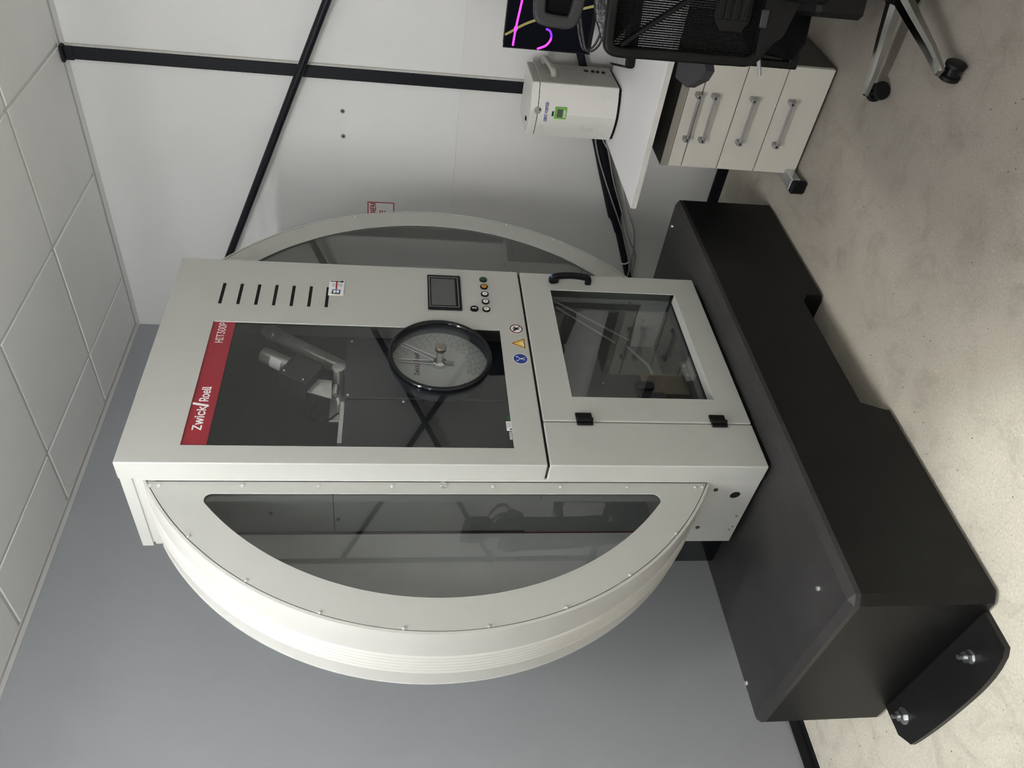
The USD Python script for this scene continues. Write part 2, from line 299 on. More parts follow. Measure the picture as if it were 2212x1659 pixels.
solo('trim_2', [bx(XL, XA - .023, YB - .022, YB, ZC - .004, ZC + .002), bx(XL, XA - .004, YB - .003, YB, ZC - .022, ZC)], 'trim_grey', label='grey angle trim between grey wall and ceiling', kind='structure')
cl = thing('ceiling', 'suspended ceiling of square white tiles in a pale grid', None, (0, 0, ZC), kind='structure')
part(cl, 'ceiling_slab', bx(XL, XA, YF_, YB, ZC + .03, ZC + .1), 'ceiling_tile')
XJ = [2.88 - .6 * k for k in range(-1, 12)]; YJ = [1.493 + .6 * k for k in range(-9, 4)]
for x0 in XJ:
    for y0 in YJ:
        a0, a1, b0, b1 = max(x0 + .008, XL), min(x0 + .592, XA - .003), max(y0 + .008, YF_), min(y0 + .592, YB - .003)
        if a1 - a0 < .03 or b1 - b0 < .03: continue
        dz = random.uniform(-.0008, .0008)
        part(cl, 'ceiling_tile', bx(a0, a1, b0, b1, ZC - .001 + dz, ZC + .014, .003), 'ceiling_tile')
for x0 in XJ: 
    if XL < x0 < XA - .05: part(cl, 'grid_rail', bx(x0 - .012, x0 + .012, YF_, YB, ZC + .004, ZC + .03), 'ceiling_grid')
for y0 in YJ:
    if YF_ < y0 < YB - .05: part(cl, 'grid_rail', bx(XL, XA, y0 - .012, y0 + .012, ZC + .0045, ZC + .0305), 'ceiling_grid')
WHERE = ['in front of the grey wall, left of the testing machine', 'nearest the left wall by the grey wall', 'behind the camera, on the desk side', 'in the far corner behind the camera']
for i, (x, y, s) in enumerate(LAMPS):
    t = thing('unseen_ceiling_lamp', 'unseen white linear lamp hung to brighten the ceiling, ' + WHERE[i], 'added light', (x, y, ZC))
    part(t, 'housing', bx(x - .03, x + .03, y - .62, y + .62, 2.865, 2.88, .003), 'ceiling_grid')
    for q in (-.4, .4): part(t, 'hanger', cyl((x, y + q, 2.879), (x, y + q, ZC + .003), .004, 8), 'alu_grey')
    part(t, 'diffuser', bx(x - .05, x + .05, y - .60, y + .60, 2.80, 2.864, .012), 'lamp_%d' % i)

# steel frame on the white wall: post, two crossing braces
def post(y, label):
    t = thing('steel_column', label, 'steel post', (XA - .014, y, 0))
    part(t, 'post', bx(XA - .016, XA - .0005, y - .027, y + .027, .054, ZC - .005, .002), 'steel_black')
    part(t, 'edge_strip', bx(XA - .010, XA - .0005, y - .036, y - .0272, .054, ZC - .023), 'machine_cream', label='pale edge strip beside the black post')
    part(t, 'top_bracket', [bx(XA - .036, XA - .0005, y - .034, y + .036, ZC - .018, ZC - .0045, .003), bx(XA - .019, XA - .0162, y - .03, y + .03, ZC - .05, ZC - .019)], 'steel_black')
    part(t, 'base_plate', bx(XA - .036, XA - .0185, y - .05, y + .05, .0, .012), 'steel_black')
post(1.525, 'black flat steel post rising to the ceiling behind the white box')
post(-1.5, 'black flat steel post on the white wall far behind the chair')
def brace(y0, z0, y1, z1, label, x, wrap=None):
    a, b = np.array((x, y0, z0)), np.array((x, y1, z1)); d = (b - a) / np.linalg.norm(b - a)
    t = thing('brace_pipe', label, 'pipe', tuple((a + b) / 2))
    part(t, 'pipe', cyl(a, b, .0175, 18), 'steel_black')
    for e, s in ((a, 1), (b, -1)):
        q = e + d * s * .03
        part(t, 'wall_lug', [bx(x - .01, XA - .0005, q[1] - .012, q[1] + .012, q[2] - .012, q[2] + .012)], 'steel_black')
    if wrap:
        pts = []
        for yy, r in wrap:
            k = (yy - y0) / (y1 - y0); pts.append((a + (b - a) * k, r))
        prof = [(0, 0)] + [(r, np.linalg.norm(p - pts[0][0])) for p, r in pts] + [(0, np.linalg.norm(pts[-1][0] - pts[0][0]))]
        part(t, 'foam_sleeve', lathe(prof, pts[0][0], (pts[-1][0] - pts[0][0]) / np.linalg.norm(pts[-1][0] - pts[0][0]), 18), 'rubber_black')
        p = a + (b - a) * ((2.43 - y0) / (y1 - y0))
        part(t, 'cable_tie', lathe([(.019, -.003), (.0235, -.003), (.0235, .003), (.019, .003), (.019, -.003)], p, d, 16), 'print_white', label='white cable tie')
SL1 = .4175
brace(-1.42, 1.9455 + SL1 * (-1.42 - 1.1985), 2.95, 1.9455 + SL1 * (2.95 - 1.1985), 'black diagonal brace pipe crossing in front of the post, rising to the left', 3.414)
SL2 = -.411
brace(2.95, .380 + SL2 * .43, -1.42, .380 + SL2 * (-1.42 - 2.52), 'black diagonal brace pipe with foam sleeve sloping down behind the desk', 3.452, wrap=[(1.66, .018), (1.68, .030), (1.9, .035), (2.14, .036), (2.165, .026), (2.24, .0205), (2.24, .018)])
for k, (lab, pts) in enumerate((
    ('grey cable on the brace, bowing lowest on the wall', [(3.405, 1.62, .735), (3.40, 1.72, .690), (3.398, 1.85, .585), (3.40, 2.05, .505), (3.41, 2.2, .43), (3.47, 2.35, .38), (3.45, 2.48, .37), (3.46, 2.7, .28), (3.47, 2.9, .2)]),
    ('grey cable on the brace, looping over the foam sleeve', [(3.39, 1.62, .745), (3.40, 1.70, .735), (3.405, 1.82, .69), (3.405, 2.0, .60), (3.405, 2.15, .52), (3.42, 2.33, .43), (3.425, 2.47, .39), (3.46, 2.62, .38), (3.47, 2.85, .3)]),
    ('grey cable on the brace, hanging tight along the sleeve', [(3.40, 1.63, .72), (3.395, 1.75, .665), (3.40, 1.92, .60), (3.40, 2.1, .515), (3.415, 2.26, .44), (3.475, 2.40, .36), (3.46, 2.5, .355), (3.47, 2.66, .33), (3.475, 2.85, .25)]))):
    solo('cable', sweep(spline(pts, 6), circle(.0036, 7)), 'cable_grey', label=lab, cat='cable', group='grey cables tied along the brace')
for y, lab in ((1.703, 'small dark wall plug hole on the white wall, nearer the post'), (1.826, 'small dark wall plug hole with chipped rim, farther from the post')):
    t = thing('wall_anchor', lab, 'wall plug', (XA, y, 1.902))
    part(t, 'sleeve', lathe([(.005, 0), (.0105, 0), (.0105, .0022), (.005, .0022), (.005, 0)], (XA - .0002, y, 1.902), (-1, 0, 0), 14), 'print_grey')
    part(t, 'screw', lathe([(0, 0), (.0055, 0), (.0055, .0012), (0, .0018)], (XA - .0001, y, 1.902), (-1, 0, 0), 12), 'print_black')
# sign
t = thing('wall_sign', 'white sign with red border and red letters half hidden by the round housing', 'sign', (XA, 2.30, 1.727))
F = WEST(XA - .0005, 2.40, 1.659)
part(t, 'sheet', bx(XA - .0018, XA - .0003, 2.165, 2.45, 1.659, 1.795), 'print_white')
bd = sbox(.002, .002, .233, .134); part(t, 'border', ext(bd.difference(bd.buffer(-.0045, join_style=2)), .0004, WEST(XA - .0018, 2.40, 1.659)), 'print_red')
part(t, 'lettering', [text('NEM', .027, WEST(XA - .0018, 2.174, 1.752), bold=True, sx=.72, align='r'), text('E', .027, WEST(XA - .0018, 2.215, 1.706), bold=True, sx=.8, align='r')], 'print_red')

# ------------------------------------------------------------------ foundation block
HB = .44
blk = thing('foundation_block', 'heavy black textured foundation block under the testing machine', 'machine base', (1.975, 2.13, 0))
core = m3.Manifold.hull_points(bpts(.985, 2.965, 1.735, 2.525, 0.0, HB, .022, .028, .013))
notch = man(ext(Polygon([(1.675, -.05), (1.69, .03), (1.72, .103), (2.262, .103), (2.30, .075), (2.302, -.05)]), 1.2, FRONT(0, 2.9, 0)))
foot_clip = man(ext(Polygon([(-5, -1), (5, -1), (5, .0)]), .1, FRONT(0, -9, 0)))
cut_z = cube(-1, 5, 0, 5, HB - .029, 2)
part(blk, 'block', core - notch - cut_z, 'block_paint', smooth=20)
part(blk, 'block_top', core ^ cut_z, 'block_top_lit', smooth=20, label='top painted greyer for light from above, with rough chamfered edges')
for i, (x, y) in enumerate(((1.104, 1.868), (1.114, 2.486), (2.905, 1.845), (2.90, 2.44))):
    part(blk, 'plug', lathe([(0, 0), (.009, 0), (.007, .006), (0, .008)], (x, y, HB - .0005), (0, 0, 1), 12), 'bolt_bright', label='small bright plug')
arc = [(.972, 2.418), (.884, 2.418)]
a = np.linspace(0, 1, 14)
arcp = [(.872 - .0 + (-.030) * 4 * u * (1 - u) - .012 * u, 2.40 - .575 * u) for u in a]
plate = Polygon([(.995, 2.418), (.893, 2.415), (.86, 2.385)] + [(.843 + .022 * (2 * u - 1) ** 4 * (1 if u > .5 else .2) - .006 * math.sin(math.pi * u), 2.375 - .545 * u) for u in a] + [(.88, 1.808), (.995, 1.808)])
part(blk, 'anchor_plate', ext(plate, .018, np.eye(4)), 'plate_black', label='curved black steel plate bolted to the floor')
for x, y in ((.925, 2.345), (.921, 1.94)):
    b = part(blk, 'anchor_bolt', cyl((x, y, .018), (x, y, .060), .0072, 14), 'zinc')
    part(b, 'washer', cyl((x, y, .018), (x, y, .0215), .0265 if y > 2 else .02, 24), 'zinc')
    hexa = Polygon([(.0168 * math.cos(k * math.pi / 3 + .3), .0168 * math.sin(k * math.pi / 3 + .3)) for k in range(6)])
    part(b, 'nut', put(ext(hexa, .018), np.array([[1, 0, 0, x], [0, 1, 0, y], [0, 0, 1, .0215], [0, 0, 0, 1.0]])), 'zinc')

# ------------------------------------------------------------------ the pendulum impact tester
X0, X1, Y0, ZB, ZT = 1.525, 2.511, 1.84, .454, 2.428
mc = thing('impact_tester', 'tall light grey pendulum impact testing machine with round side housings', 'testing machine', (2.018, 2.05, HB))
YS = 1.909
WX0, WX1, WZ0, WZ1 = 1.594, 2.155, 1.2725, 2.259
shell = m3.Manifold.hull_points(bpts(X0, X1, Y0, YS + .02, 1.1745, ZT, .0035, .0035, .0035))
shell = shell - cube(X0 - .1, X1 + .1, YS, YS + .2, 1, 3) - cube(X0 + .004, X1 - .004, Y0 + .004, YS + .05, 1.1785, ZT - .004) - cube(WX0, WX1, Y0 - .05, Y0 + .05, WZ0, WZ1)
for k in range(7):
    z = 2.2545 - k * (2.2545 - 1.8905) / 6
    shell = shell - cube(2.249, 2.370, Y0 - .05, Y0 + .05, z - .0058, z + .0058)
shell = shell - man(cyl((2.012, Y0 - .05, 1.490), (2.012, Y0 + .05, 1.490), .1705, 72))
part(mc, 'upper_cover', shell, 'machine_grey')
part(mc, 'joint_backing', [bx(X0 + .0045, X1 - .0045, Y0 + .010, Y0 + .013, 1.158, 1.185), bx(1.700, 1.723, Y0 + .010, Y0 + .013, ZB + .006, 1.157)], 'gap_black')  # black strips painted in for the dark behind the joints
part(mc, 'slot_backing', bx(2.22, 2.40, Y0 + .0045, Y0 + .02, 1.86, 2.29), 'gap_black')  # black sheet standing in for the darkness inside the slots
up = part(mc, 'upper_pane', bx(WX0 - .01, WX1 + .01, Y0 + .0045, Y0 + .0085, WZ0 - .01, 2.187), 'pane_clear')
st = part(mc, 'brand_strip', bx(WX0 - .01, WX1 + .01, Y0 + .0045, Y0 + .0085, 2.1872, WZ1 + .01), 'brand_red', label='dark red strip with white lettering')
FS = lambda x, z: FRONT(x, Y0 + .0045, z)
part(st, 'maker_lettering', [text('Zwick', .0265, FS(1.655, 2.2125), bold=True, wide=.098), ext(Polygon([(1.753, 2.207), (1.762, 2.207), (1.772, 2.256), (1.763, 2.256)]), .0004, FRONT(0, Y0 + .0045, 0)), text('Roell', .0265, FS(1.7745, 2.2125), bold=True, wide=.064)], 'print_white')
part(st, 'model_lettering', text('HIT300P', .025, FS(2.048, 2.2135), wide=.102), 'print_white')
# lower left panel and door
def plate_box(x0, x1, z0, z1, hole=None):
    s = m3.Manifold.hull_points(bpts(x0, x1, Y0, YS + .02, z0, z1, .0035, .0035, .0035)) - cube(x0 - .1, x1 + .1, YS, YS + .2, 0, 3) - cube(x0 + .004, x1 - .004, Y0 + .004, YS + .05, z0 + .004, z1 - .004)
    if hole: s = s - cube(hole[0], hole[1], Y0 - .05, Y0 + .05, hole[2], hole[3])
    return s
part(mc, 'lower_panel', plate_box(X0, 1.7095, ZB, 1.1665), 'machine_grey')
DW = (1.824, 2.4055, .5545, 1.0555)
dr = part(mc, 'door', plate_box(1.7135, X1 - .003, ZB, 1.1665, DW), 'machine_grey')
part(dr, 'window_ledge', bx(DW[0] - .003, DW[1] + .003, Y0 + .004, Y0 + .046, DW[2] - .004, DW[2] - .0005), 'machine_grey')
part(dr, 'pane_gasket', [bx(DW[0] - .004, DW[1] + .004, Y0 + .0442, Y0 + .0468, DW[2] - .003, DW[2] + .003)], 'gap_black')
part(dr, 'door_pane', bx(DW[0] - .04, DW[1] + .08, Y0 + .047, Y0 + .051, DW[2] - .003, DW[3] + .04), 'pane_door')
HX = 2.452
hp = spline([(HX, Y0, 1.040), (HX, Y0 - .020, 1.040), (HX, Y0 - .030, 1.026), (HX, Y0 - .036, .97), (HX, Y0 - .030, .914), (HX, Y0 - .020, .901), (HX, Y0, .900)], 6)
part(dr, 'handle', [sweep(hp, rrect(.024, .020, .006, 4), up=(1, 0, 0)), bx(HX - .014, HX + .014, Y0 - .026, Y0 - .0002, 1.018, 1.056, .006), bx(HX - .012, HX + .012, Y0 - .024, Y0 - .0002, .888, .910, .006)], 'plastic_black', label='black bow handle')
part(dr, 'handle_button', cyl((HX, Y0 - .026, 1.048), (HX, Y0 - .032, 1.048), .0055, 12), 'print_skyblue', label='small blue button')
for z in (1.031, .572):
    h = part(dr, 'hinge', [bx(1.6925, 1.711, Y0 - .008, Y0 - .0002, z - .027, z + .027, .002), bx(1.712, 1.7455, Y0 - .008, Y0 - .0002, z - .027, z + .027, .002), cyl((1.7115, Y0 - .009, z - .0265), (1.7115, Y0 - .009, z + .0265), .0075, 14)], 'plastic_black', label='black hinge')
# body behind the covers
part(mc, 'top_cap', bx(X0 + .004, X1 - .004, YS + .001, 2.257, 2.3905, ZT - .002, .002), 'machine_grey')
part(mc, 'upper_housing', [bx(X0 + .006, X1 - .006, YS + .001, 2.250, 2.330, 2.3855, .002), bx(X0 + .008, X1 - .008, YS + .002, 2.24, 2.38, 2.392)], 'machine_cream')
lh = (cube(X0 + .003, X1 - .003, YS + .0005, 2.253, ZB + .002, .63) - cube(X0 + .006, X1 - .006, 1.90, 2.249, ZB + .006, .64)
      - man(cyl((1.4, 1.99, .519), (1.6, 1.99, .519), .018, 24)) - man(cyl((1.4, 2.167, .470), (1.6, 2.167, .470), .004, 10)) - man(cyl((1.4, 2.185, .477), (1.6, 2.185, .477), .0045, 10))
      - man(cyl((1.4, 2.106, .4755), (1.6, 2.106, .4755), .0045, 10)) - man(cyl((1.4, 2.176, .466), (1.6, 2.176, .466), .0022, 8)))
part(mc, 'lower_housing', lh, 'machine_cream')
part(mc, 'hole_backing', bx(X0 + .0062, X0 + .0085, 1.95, 2.22, ZB + .008, .56), 'gap_black')  # black sheet standing in for shade inside the round holes
for y, z in ((1.961, .596), (2.170, .597)):
    s = part(mc, 'screw', lathe([(.003, 0), (.0075, 0), (.0075, .0015), (.003, .0015), (.003, 0)], (X0 + .003, y, z), (-1, 0, 0), 14), 'print_black')
    part(s, 'screw_core', lathe([(0, 0), (.003, 0), (.0028, .0012), (0, .0015)], (X0 + .003, y, z), (-1, 0, 0), 10), 'bolt_bright')
part(mc, 'edge_post', [bx(X0 + .001, X0 + .011, YS + .0005, YS + .0135, .62, 2.34, .002), bx(X1 - .011, X1 - .001, YS + .0005, YS + .0135, .62, 2.34, .002)], 'machine_cream')
part(mc, 'feet_and_gap_shade', [bx(1.56, 1.66, 1.90, 2.0, HB + .0006, ZB + .001), bx(2.38, 2.48, 1.90, 2.0, HB + .0006, ZB + .001), bx(1.56, 1.66, 2.14, 2.24, HB + .0006, ZB + .001), bx(2.38, 2.48, 2.14, 2.24, HB + .0006, ZB + .001), bx(1.55, 2.49, 1.866, 2.24, HB + .001, ZB - .004)], 'gap_black')  # feet, plus a black filler painted in for the gap's shade
# round side housings
YD, YR = 1.925, 2.213
def revolve_part(prof, xc, zc, a0, a1, n=72):
    prof = np.array(prof); k = len(prof); A = np.radians(np.linspace(a0, a1, n)); V = np.vstack([np.c_[xc + prof[:, 0] * math.cos(t), prof[:, 1], zc + prof[:, 0] * math.sin(t)] for t in A]); F = []
    for i in range(n - 1):
        for j in range(k):
            j2 = (j + 1) % k; F += [(i * k + j, i * k + j2, (i + 1) * k + j2), (i * k + j, (i + 1) * k + j2, (i + 1) * k + j)]
    cap = trimesh.creation.triangulate_polygon(Polygon(prof), engine='earcut')[1]
    m = trimesh.Trimesh(V, np.array(F), process=False)
    if m.volume < 0: m.invert()
    return m
def housing(side, xc, zc, R, xedge, xhole, rin):
    s = -1 if side == 'l' else 1
    ang = math.degrees(math.acos(min(1, abs(xedge - xc) / R))) + 1.0
    a0, a1 = (180 - ang, 180 + ang) if s < 0 else (-ang, ang)
    # cylindrical rim: plain bands and six shallow ribs
    prof = [(R - .006, YD - .0008), (R, YD), (R, YD + .05)]
    for k in range(6):
        y = 2.045 + k * .017; prof += [(R, y), (R + .005, y + .005), (R + .005, y + .0075), (R, y + .012)]
    prof += [(R, YR - .004), (R - .004, YR), (R - .012, YR), (R - .012, YD + .008), (R - .0085, YD + .008), (R - .0085, YD - .0008)]
    part(mc, 'rim', revolve_part(prof, xc, zc, a0, a1), 'machine_cream', smooth=40)
    half = sbox(xc - 2, zc - 2, xedge, zc + 2) if s < 0 else sbox(xedge, zc - 2, xc + 2, zc + 2)
    hole_half = sbox(xc - 2, zc - 2, xhole, zc + 2) if s < 0 else sbox(xhole, zc - 2, xc + 2, zc + 2)
    disc = Point(xc, zc).buffer(R - .0112, 96).intersection(half)
    hole = Point(xc, zc).buffer(rin, 96).intersection(hole_half).buffer(-.022, join_style=1).buffer(.022, 12)
    cv = part(mc, 'side_cover', ext(disc.difference(hole), .004, FRONT(0, YD + .004, 0)), 'machine_grey')
    inner = Point(xc, zc).buffer(R - .0135, 96).intersection(half)
    part(mc, 'rim_gap', ext(inner.difference(inner.buffer(-.02)), .002, FRONT(0, YD + .0085, 0)), 'gap_black')
    part(mc, 'side_pane', ext(hole.buffer(.012), .003, FRONT(0, YD + .0085, 0)), 'pane_smoke')
    return cv
cvl = housing('l', 2.018, 1.495, .997, 1.5265, 1.484, .8885)
cvr = housing('r', 2.0275, 1.502, 1.011, 2.512, 2.555, .906)
for z in (2.339, 2.314, 2.081, 1.863, 1.645, 1.337, 1.123, .909, .682, .658): part(cvl, 'screw', screw_mesh((1.5105, YD + .0005, z), (0, -1, 0)), 'bolt_bright')
for k in range(8):
    a = math.radians(134.15 + 13.1 * k); part(cvl, 'screw', screw_mesh((2.018 + .982 * math.cos(a), YD + .0005, 1.495 + .982 * math.sin(a)), (0, -1, 0)), 'bolt_bright')
    a = math.radians(44.4 - 12.8 * k); part(cvr, 'screw', screw_mesh((2.0275 + .998 * math.cos(a), YD + .0005, 1.502 + .998 * math.sin(a)), (0, -1, 0)), 'bolt_bright')
part(cvl, 'lock', [lathe([(0, 0), (.0125, 0), (.012, .0035), (.007, .005), (.007, .0035), (0, .0035)], (1.514, YD, 1.490), (0, -1, 0), 22), bx(1.5105, 1.5175, YD - .0065, YD - .003, 1.4885, 1.4915)], 'chrome', label='round chrome cam lock')
# back of the machine: one big round sheet, seamed and screwed
back = Point(2.02, 1.497).buffer(1.0, 96).union(sbox(X0 + .01, ZB + .01, X1 - .01, 2.35)).intersection(sbox(0, ZB + .01, 4, 2.35))
part(mc, 'back_sheet', ext(back, .003, FRONT(0, YR - .001, 0)), 'inner_grey')
SIDE_SCREWS = ((2.094, 2.146), (2.095, 2.018), (2.128, 1.812))
# column insides
part(mc, 'column_back', bx(1.535, 2.50, 2.196, 2.206, 1.20, 2.325), 'inner_slate')
for z0, z1 in ((.635, 1.8235), (1.8265, 2.36)): part(mc, 'inner_side', bx(1.5375, 1.5400, 1.936, 2.2085, z0, z1), 'inner_mid')
part(mc, 'inner_side', bx(X1 - .0145, X1 - .012, 1.936, 2.2085, .635, 2.36), 'inner_mid')
part(mc, 'seam_strip', bx(1.5345, 1.5372, 2.2055, 2.2088, .70, 2.30), 'strip_red', label='dark red strip along the inner seam')  # thin dark red strip where side panel meets back sheet
for y, z in SIDE_SCREWS: part(mc, 'screw', screw_mesh((1.5375, y, z), (-1, 0, 0), .006), 'print_black')
# ---- upper works behind the pane
part(mc, 'drive_cover', [bx(1.884, 2.185, 1.925, 1.935, 1.20, 1.812, .003), bx(1.60, 1.884, 1.93, 1.94, 1.20, 1.806, .003)], 'inner_dark', label='dark grey drive cover plate')
for x, z in ((2.165, 1.797), (1.894, 1.797), (1.868, 1.612)): part(mc, 'screw', screw_mesh((x, 1.925, z), (0, -1, 0)), 'bolt_bright')
part(mc, 'support_bar', bx(1.70, 1.885, 1.945, 1.99, 1.800, 1.822, .002), 'steel_brushed')
def boxXZ(c, w, h, ang, y0, y1, b=.003):
    m = tri(bx(-w / 2, w / 2, y0, y1, -h / 2, h / 2, b)); m.apply_transform(trimesh.transformations.rotation_matrix(math.radians(ang), (0, 1, 0))); m.apply_translation((c[0], 0, c[1])); return m
mb = part(mc, 'motor_box', boxXZ((2.05, 1.965), .112, .115, 30, 1.952, 2.045), 'inner_dark', label='dark box of the hammer lift')
u = np.array([math.sin(math.radians(30)), 0, math.cos(math.radians(30))])
part(mc, 'lift_motor', [cyl(np.array((2.075, 1.995, 1.965)) + u * .055, np.array((2.075, 1.995, 1.965)) + u * .165, .03, 24)], 'steel_brushed', label='silver motor barrel')
part(mc, 'motor_label', [sweep([np.array((2.075, 1.995, 1.965)) + u * .075, np.array((2.075, 1.995, 1.965)) + u * .12], [(.0308 * math.cos(a), .0308 * math.sin(a)) for a in np.linspace(math.radians(120), math.radians(215), 10)] + [(.0300 * math.cos(a), .0300 * math.sin(a)) for a in np.linspace(math.radians(215), math.radians(120), 10)], up=(0, -1, 0))], 'print_white')
for dx, dz in ((-.042, .04), (.03, .045), (-.045, -.04), (.035, -.04)): 
    q = np.array((2.05, 1.952, 1.965)) + dx * np.array((math.cos(math.radians(30)), 0, -math.sin(math.radians(30)))) + dz * u
    if dx < 0: part(mb, 'screw', screw_mesh(q, (0, -1, 0), .004), 'bolt_bright')
part(mc, 'lift_bracket', ext(Polygon([(1.968, 1.94), (2.03, 1.908), (2.025, 1.86), (1.936, 1.856)]), .004, FRONT(0, 1.99, 0)), 'steel_brushed')
part(mc, 'roller', [cyl((2.05, 1.95, 1.838), (2.07, 2.09, 1.842), .0185, 22), cyl((2.05, 1.945, 1.838), (2.05, 1.95, 1.838), .0215, 22)], 'steel_brushed')
part(mc, 'roller_fork', [bx(1.93, 2.06, 2.092, 2.104, 1.815, 1.87, .003), cyl((1.955, 1.99, 1.845), (2.0, 1.99, 1.842), .012, 16)], 'steel_brushed')
part(mc, 'motor_cable', sweep(spline([(1.965, 2.04, 1.905), (1.93, 2.03, 1.92), (1.885, 2.02, 1.925), (1.865, 2.02, 1.90), (1.87, 2.02, 1.86), (1.90, 2.02, 1.83), (1.90, 2.03, 1.80)], 6), circle(.0035, 7)), 'plastic_black')
part(mc, 'pendulum_rod', [cyl((2.315, 2.04, 2.085), (2.12, 2.04, 1.79), .027, 26), cyl((2.33, 2.04, 2.108), (2.315, 2.04, 2.085), .034, 26), cyl((2.345, 2.04, 2.131), (2.33, 2.04, 2.108), .022, 22)], 'steel_brushed', label='bright steel pendulum tube')
part(mc, 'pendulum_shaft', [cyl((2.02, 1.93, 1.492), (2.02, 2.12, 1.492), .03, 24), cyl((2.02, 2.10, 1.492), (2.02, 2.125, 1.492), .055, 28)], 'inner_dark')
# ---- lower works behind the door
part(mc, 'chamber_back', bx(1.72, 2.484, 2.19, 2.20, .47, 1.157), 'inner_mid')
part(mc, 'chamber_side', bx(2.485, 2.490, 1.893, 2.195, .47, 1.157), 'inner_mid')
part(mc, 'chamber_rail', [bx(2.476, 2.4848, 1.935, 1.956, .53, 1.15, .002)], 'machine_grey')
part(mc, 'chamber_plate', ext(Polygon([(1.958, .645), (2.03, .650), (2.188, .640), (2.188, .535), (1.958, .535)]), .004, np.array([[0, 0, -1, 2.4848], [1, 0, 0, 0], [0, 1, 0, 0], [0, 0, 0, 1.0]])), 'inner_grey')
for a_, b_ in (((1.957, 1.01), (2.152, .655)), ((1.986, 1.0), (2.169, .712))): part(mc, 'chamber_stay', cyl((2.481, a_[0], a_[1]), (2.481, b_[0], b_[1]), .004, 8), 'inner_grey')
part(mc, 'chamber_scoop', ext(Polygon([(1.73, .478), (2.29, .478), (2.30, .575), (2.363, .58), (2.48, .652), (2.48, .66), (2.36, .59), (2.29, .585), (2.27, .60), (1.73, .60)]), .004, FRONT(0, 2.188, 0)), 'inner_grey')
part(mc, 'chamber_floor', bx(1.72, 2.484, 1.905, 2.183, .466, .535), 'inner_navy')
for x, y, z in ((2.30, 2.183, .60), (2.43, 2.183, .64), (2.25, 2.188, .80), (2.05, 2.188, .943)): part(mc, 'screw', screw_mesh((x, y, z), (0, -1, 0), .006), 'bolt_bright')
for y, z in ((1.945, 1.0), (1.945, .70), (2.04, .62), (2.0, .54)): part(mc, 'screw', screw_mesh((2.476 if y < 1.96 else 2.480, y, z), (-1, 0, 0), .006), 'bolt_bright')
av = part(mc, 'anvil_block', bx(1.98, 2.085, 1.97, 2.06, .56, .735, .003), 'steel_brown', label='brown steel specimen anvil')
part(av, 'anvil_jaw', [bx(1.985, 2.02, 1.945, 1.969, .70, .77, .006), bx(1.94, 1.979, 1.96, 2.03, .66, .76, .006)], 'inner_navy')
part(av, 'anvil_bracket', [bx(2.03, 2.13, 1.95, 1.958, .545, .57), bx(2.03, 2.13, 1.92, 1.958, .538, .546)], 'steel_brushed')
for x in (2.06, 2.11): part(av, 'screw', screw_mesh((x, 1.95, .558), (0, -1, 0), .007), 'bolt_bright')
part(mc, 'anvil_base', bx(1.76, 2.2, 1.95, 2.15, .5352, .56, .004), 'inner_navy')
# ---- dial: a round well set through the pane
DX, DZ, RR = 2.012, 1.490, .170
ringp = np.array([(DX + RR * math.cos(t), Y0 - .001, DZ + RR * math.sin(t)) for t in np.linspace(0, 2 * np.pi, 72, endpoint=False)])
dl = part(mc, 'dial_ring', sweep(ringp, circle(.0085, 12, .0115), up=(0, 1, 0), closed=True), 'gloss_black', smooth=60, label='glossy black ring of the dial')
well = lathe([(RR - .001, 0), (RR + .003, 0), (RR + .003, .052), (RR - .001, .052), (RR - .001, 0)], (DX, Y0 + .001, DZ), (0, 1, 0), 64)
part(dl, 'dial_well', well, 'inner_navy')
YFc = Y0 + .046
fc = part(mc, 'dial_face', lathe([(0, 0), (RR + .001, 0), (RR + .001, .004), (0, .004)], (DX, YFc, DZ), (0, 1, 0), 64), 'dial_face', label='grey dial face with printed scales')
def ring(r, w, a0=0, a1=360, n=80):
    A = np.radians(np.linspace(a0, a1, n)); o = [(DX + (r + w / 2) * math.cos(t), DZ + (r + w / 2) * math.sin(t)) for t in A]; i = [(DX + (r - w / 2) * math.cos(t), DZ + (r - w / 2) * math.sin(t)) for t in A[::-1]]
    return Polygon(o + i)
ar = [ring(.112, .0012, -110, 62), ring(.130, .0012, -205, 72), ring(.148, .0012, -212, 80), ring(.166, .0012, -215, 84)]
tk = []
for r, n, a0, a1, l in ((.104, 13, -105, 55, .006), (.121, 22, -200, 66, .006), (.139, 26, -208, 74, .006), (.157, 30, -212, 80, .006)):
    for k in range(n):
        t = math.radians(a0 + (a1 - a0) * k / (n - 1)); c_, s_ = math.cos(t), math.sin(t)
        tk.append(affinity.rotate(sbox(-.0030, -.0022, .0030, .0022), math.degrees(t) - 90, origin=(0, 0)).buffer(0)); tk[-1] = affinity.translate(tk[-1], DX + r * c_, DZ + r * s_)
        for q in range(4):
            t2 = math.radians(a0 + (a1 - a0) * (k + q / 4) / (n - 1)); c2, s2 = math.cos(t2), math.sin(t2)
            tk.append(LineString([(DX + (r + .008) * c2, DZ + (r + .008) * s2), (DX + (r + .008 - (.003 if q else .005)) * c2, DZ + (r + .008 - (.003 if q else .005)) * s2)]).buffer(.0003, cap_style=2))
part(fc, 'scale_rings', [ext(p, .0003, FRONT(0, YFc, 0)) for p in ar], 'print_grey')
part(fc, 'scale_marks', ext(unary_union(tk), .0003, FRONT(0, YFc, 0)), 'print_grey')
FD = lambda x, z: FRONT(x, YFc, z)
part(fc, 'dial_lettering', [text('Zwick', .017, FD(1.957, 1.560), bold=True, wide=.05), text('Roell', .017, FD(2.027, 1.560), bold=True, wide=.042)], 'print_black')
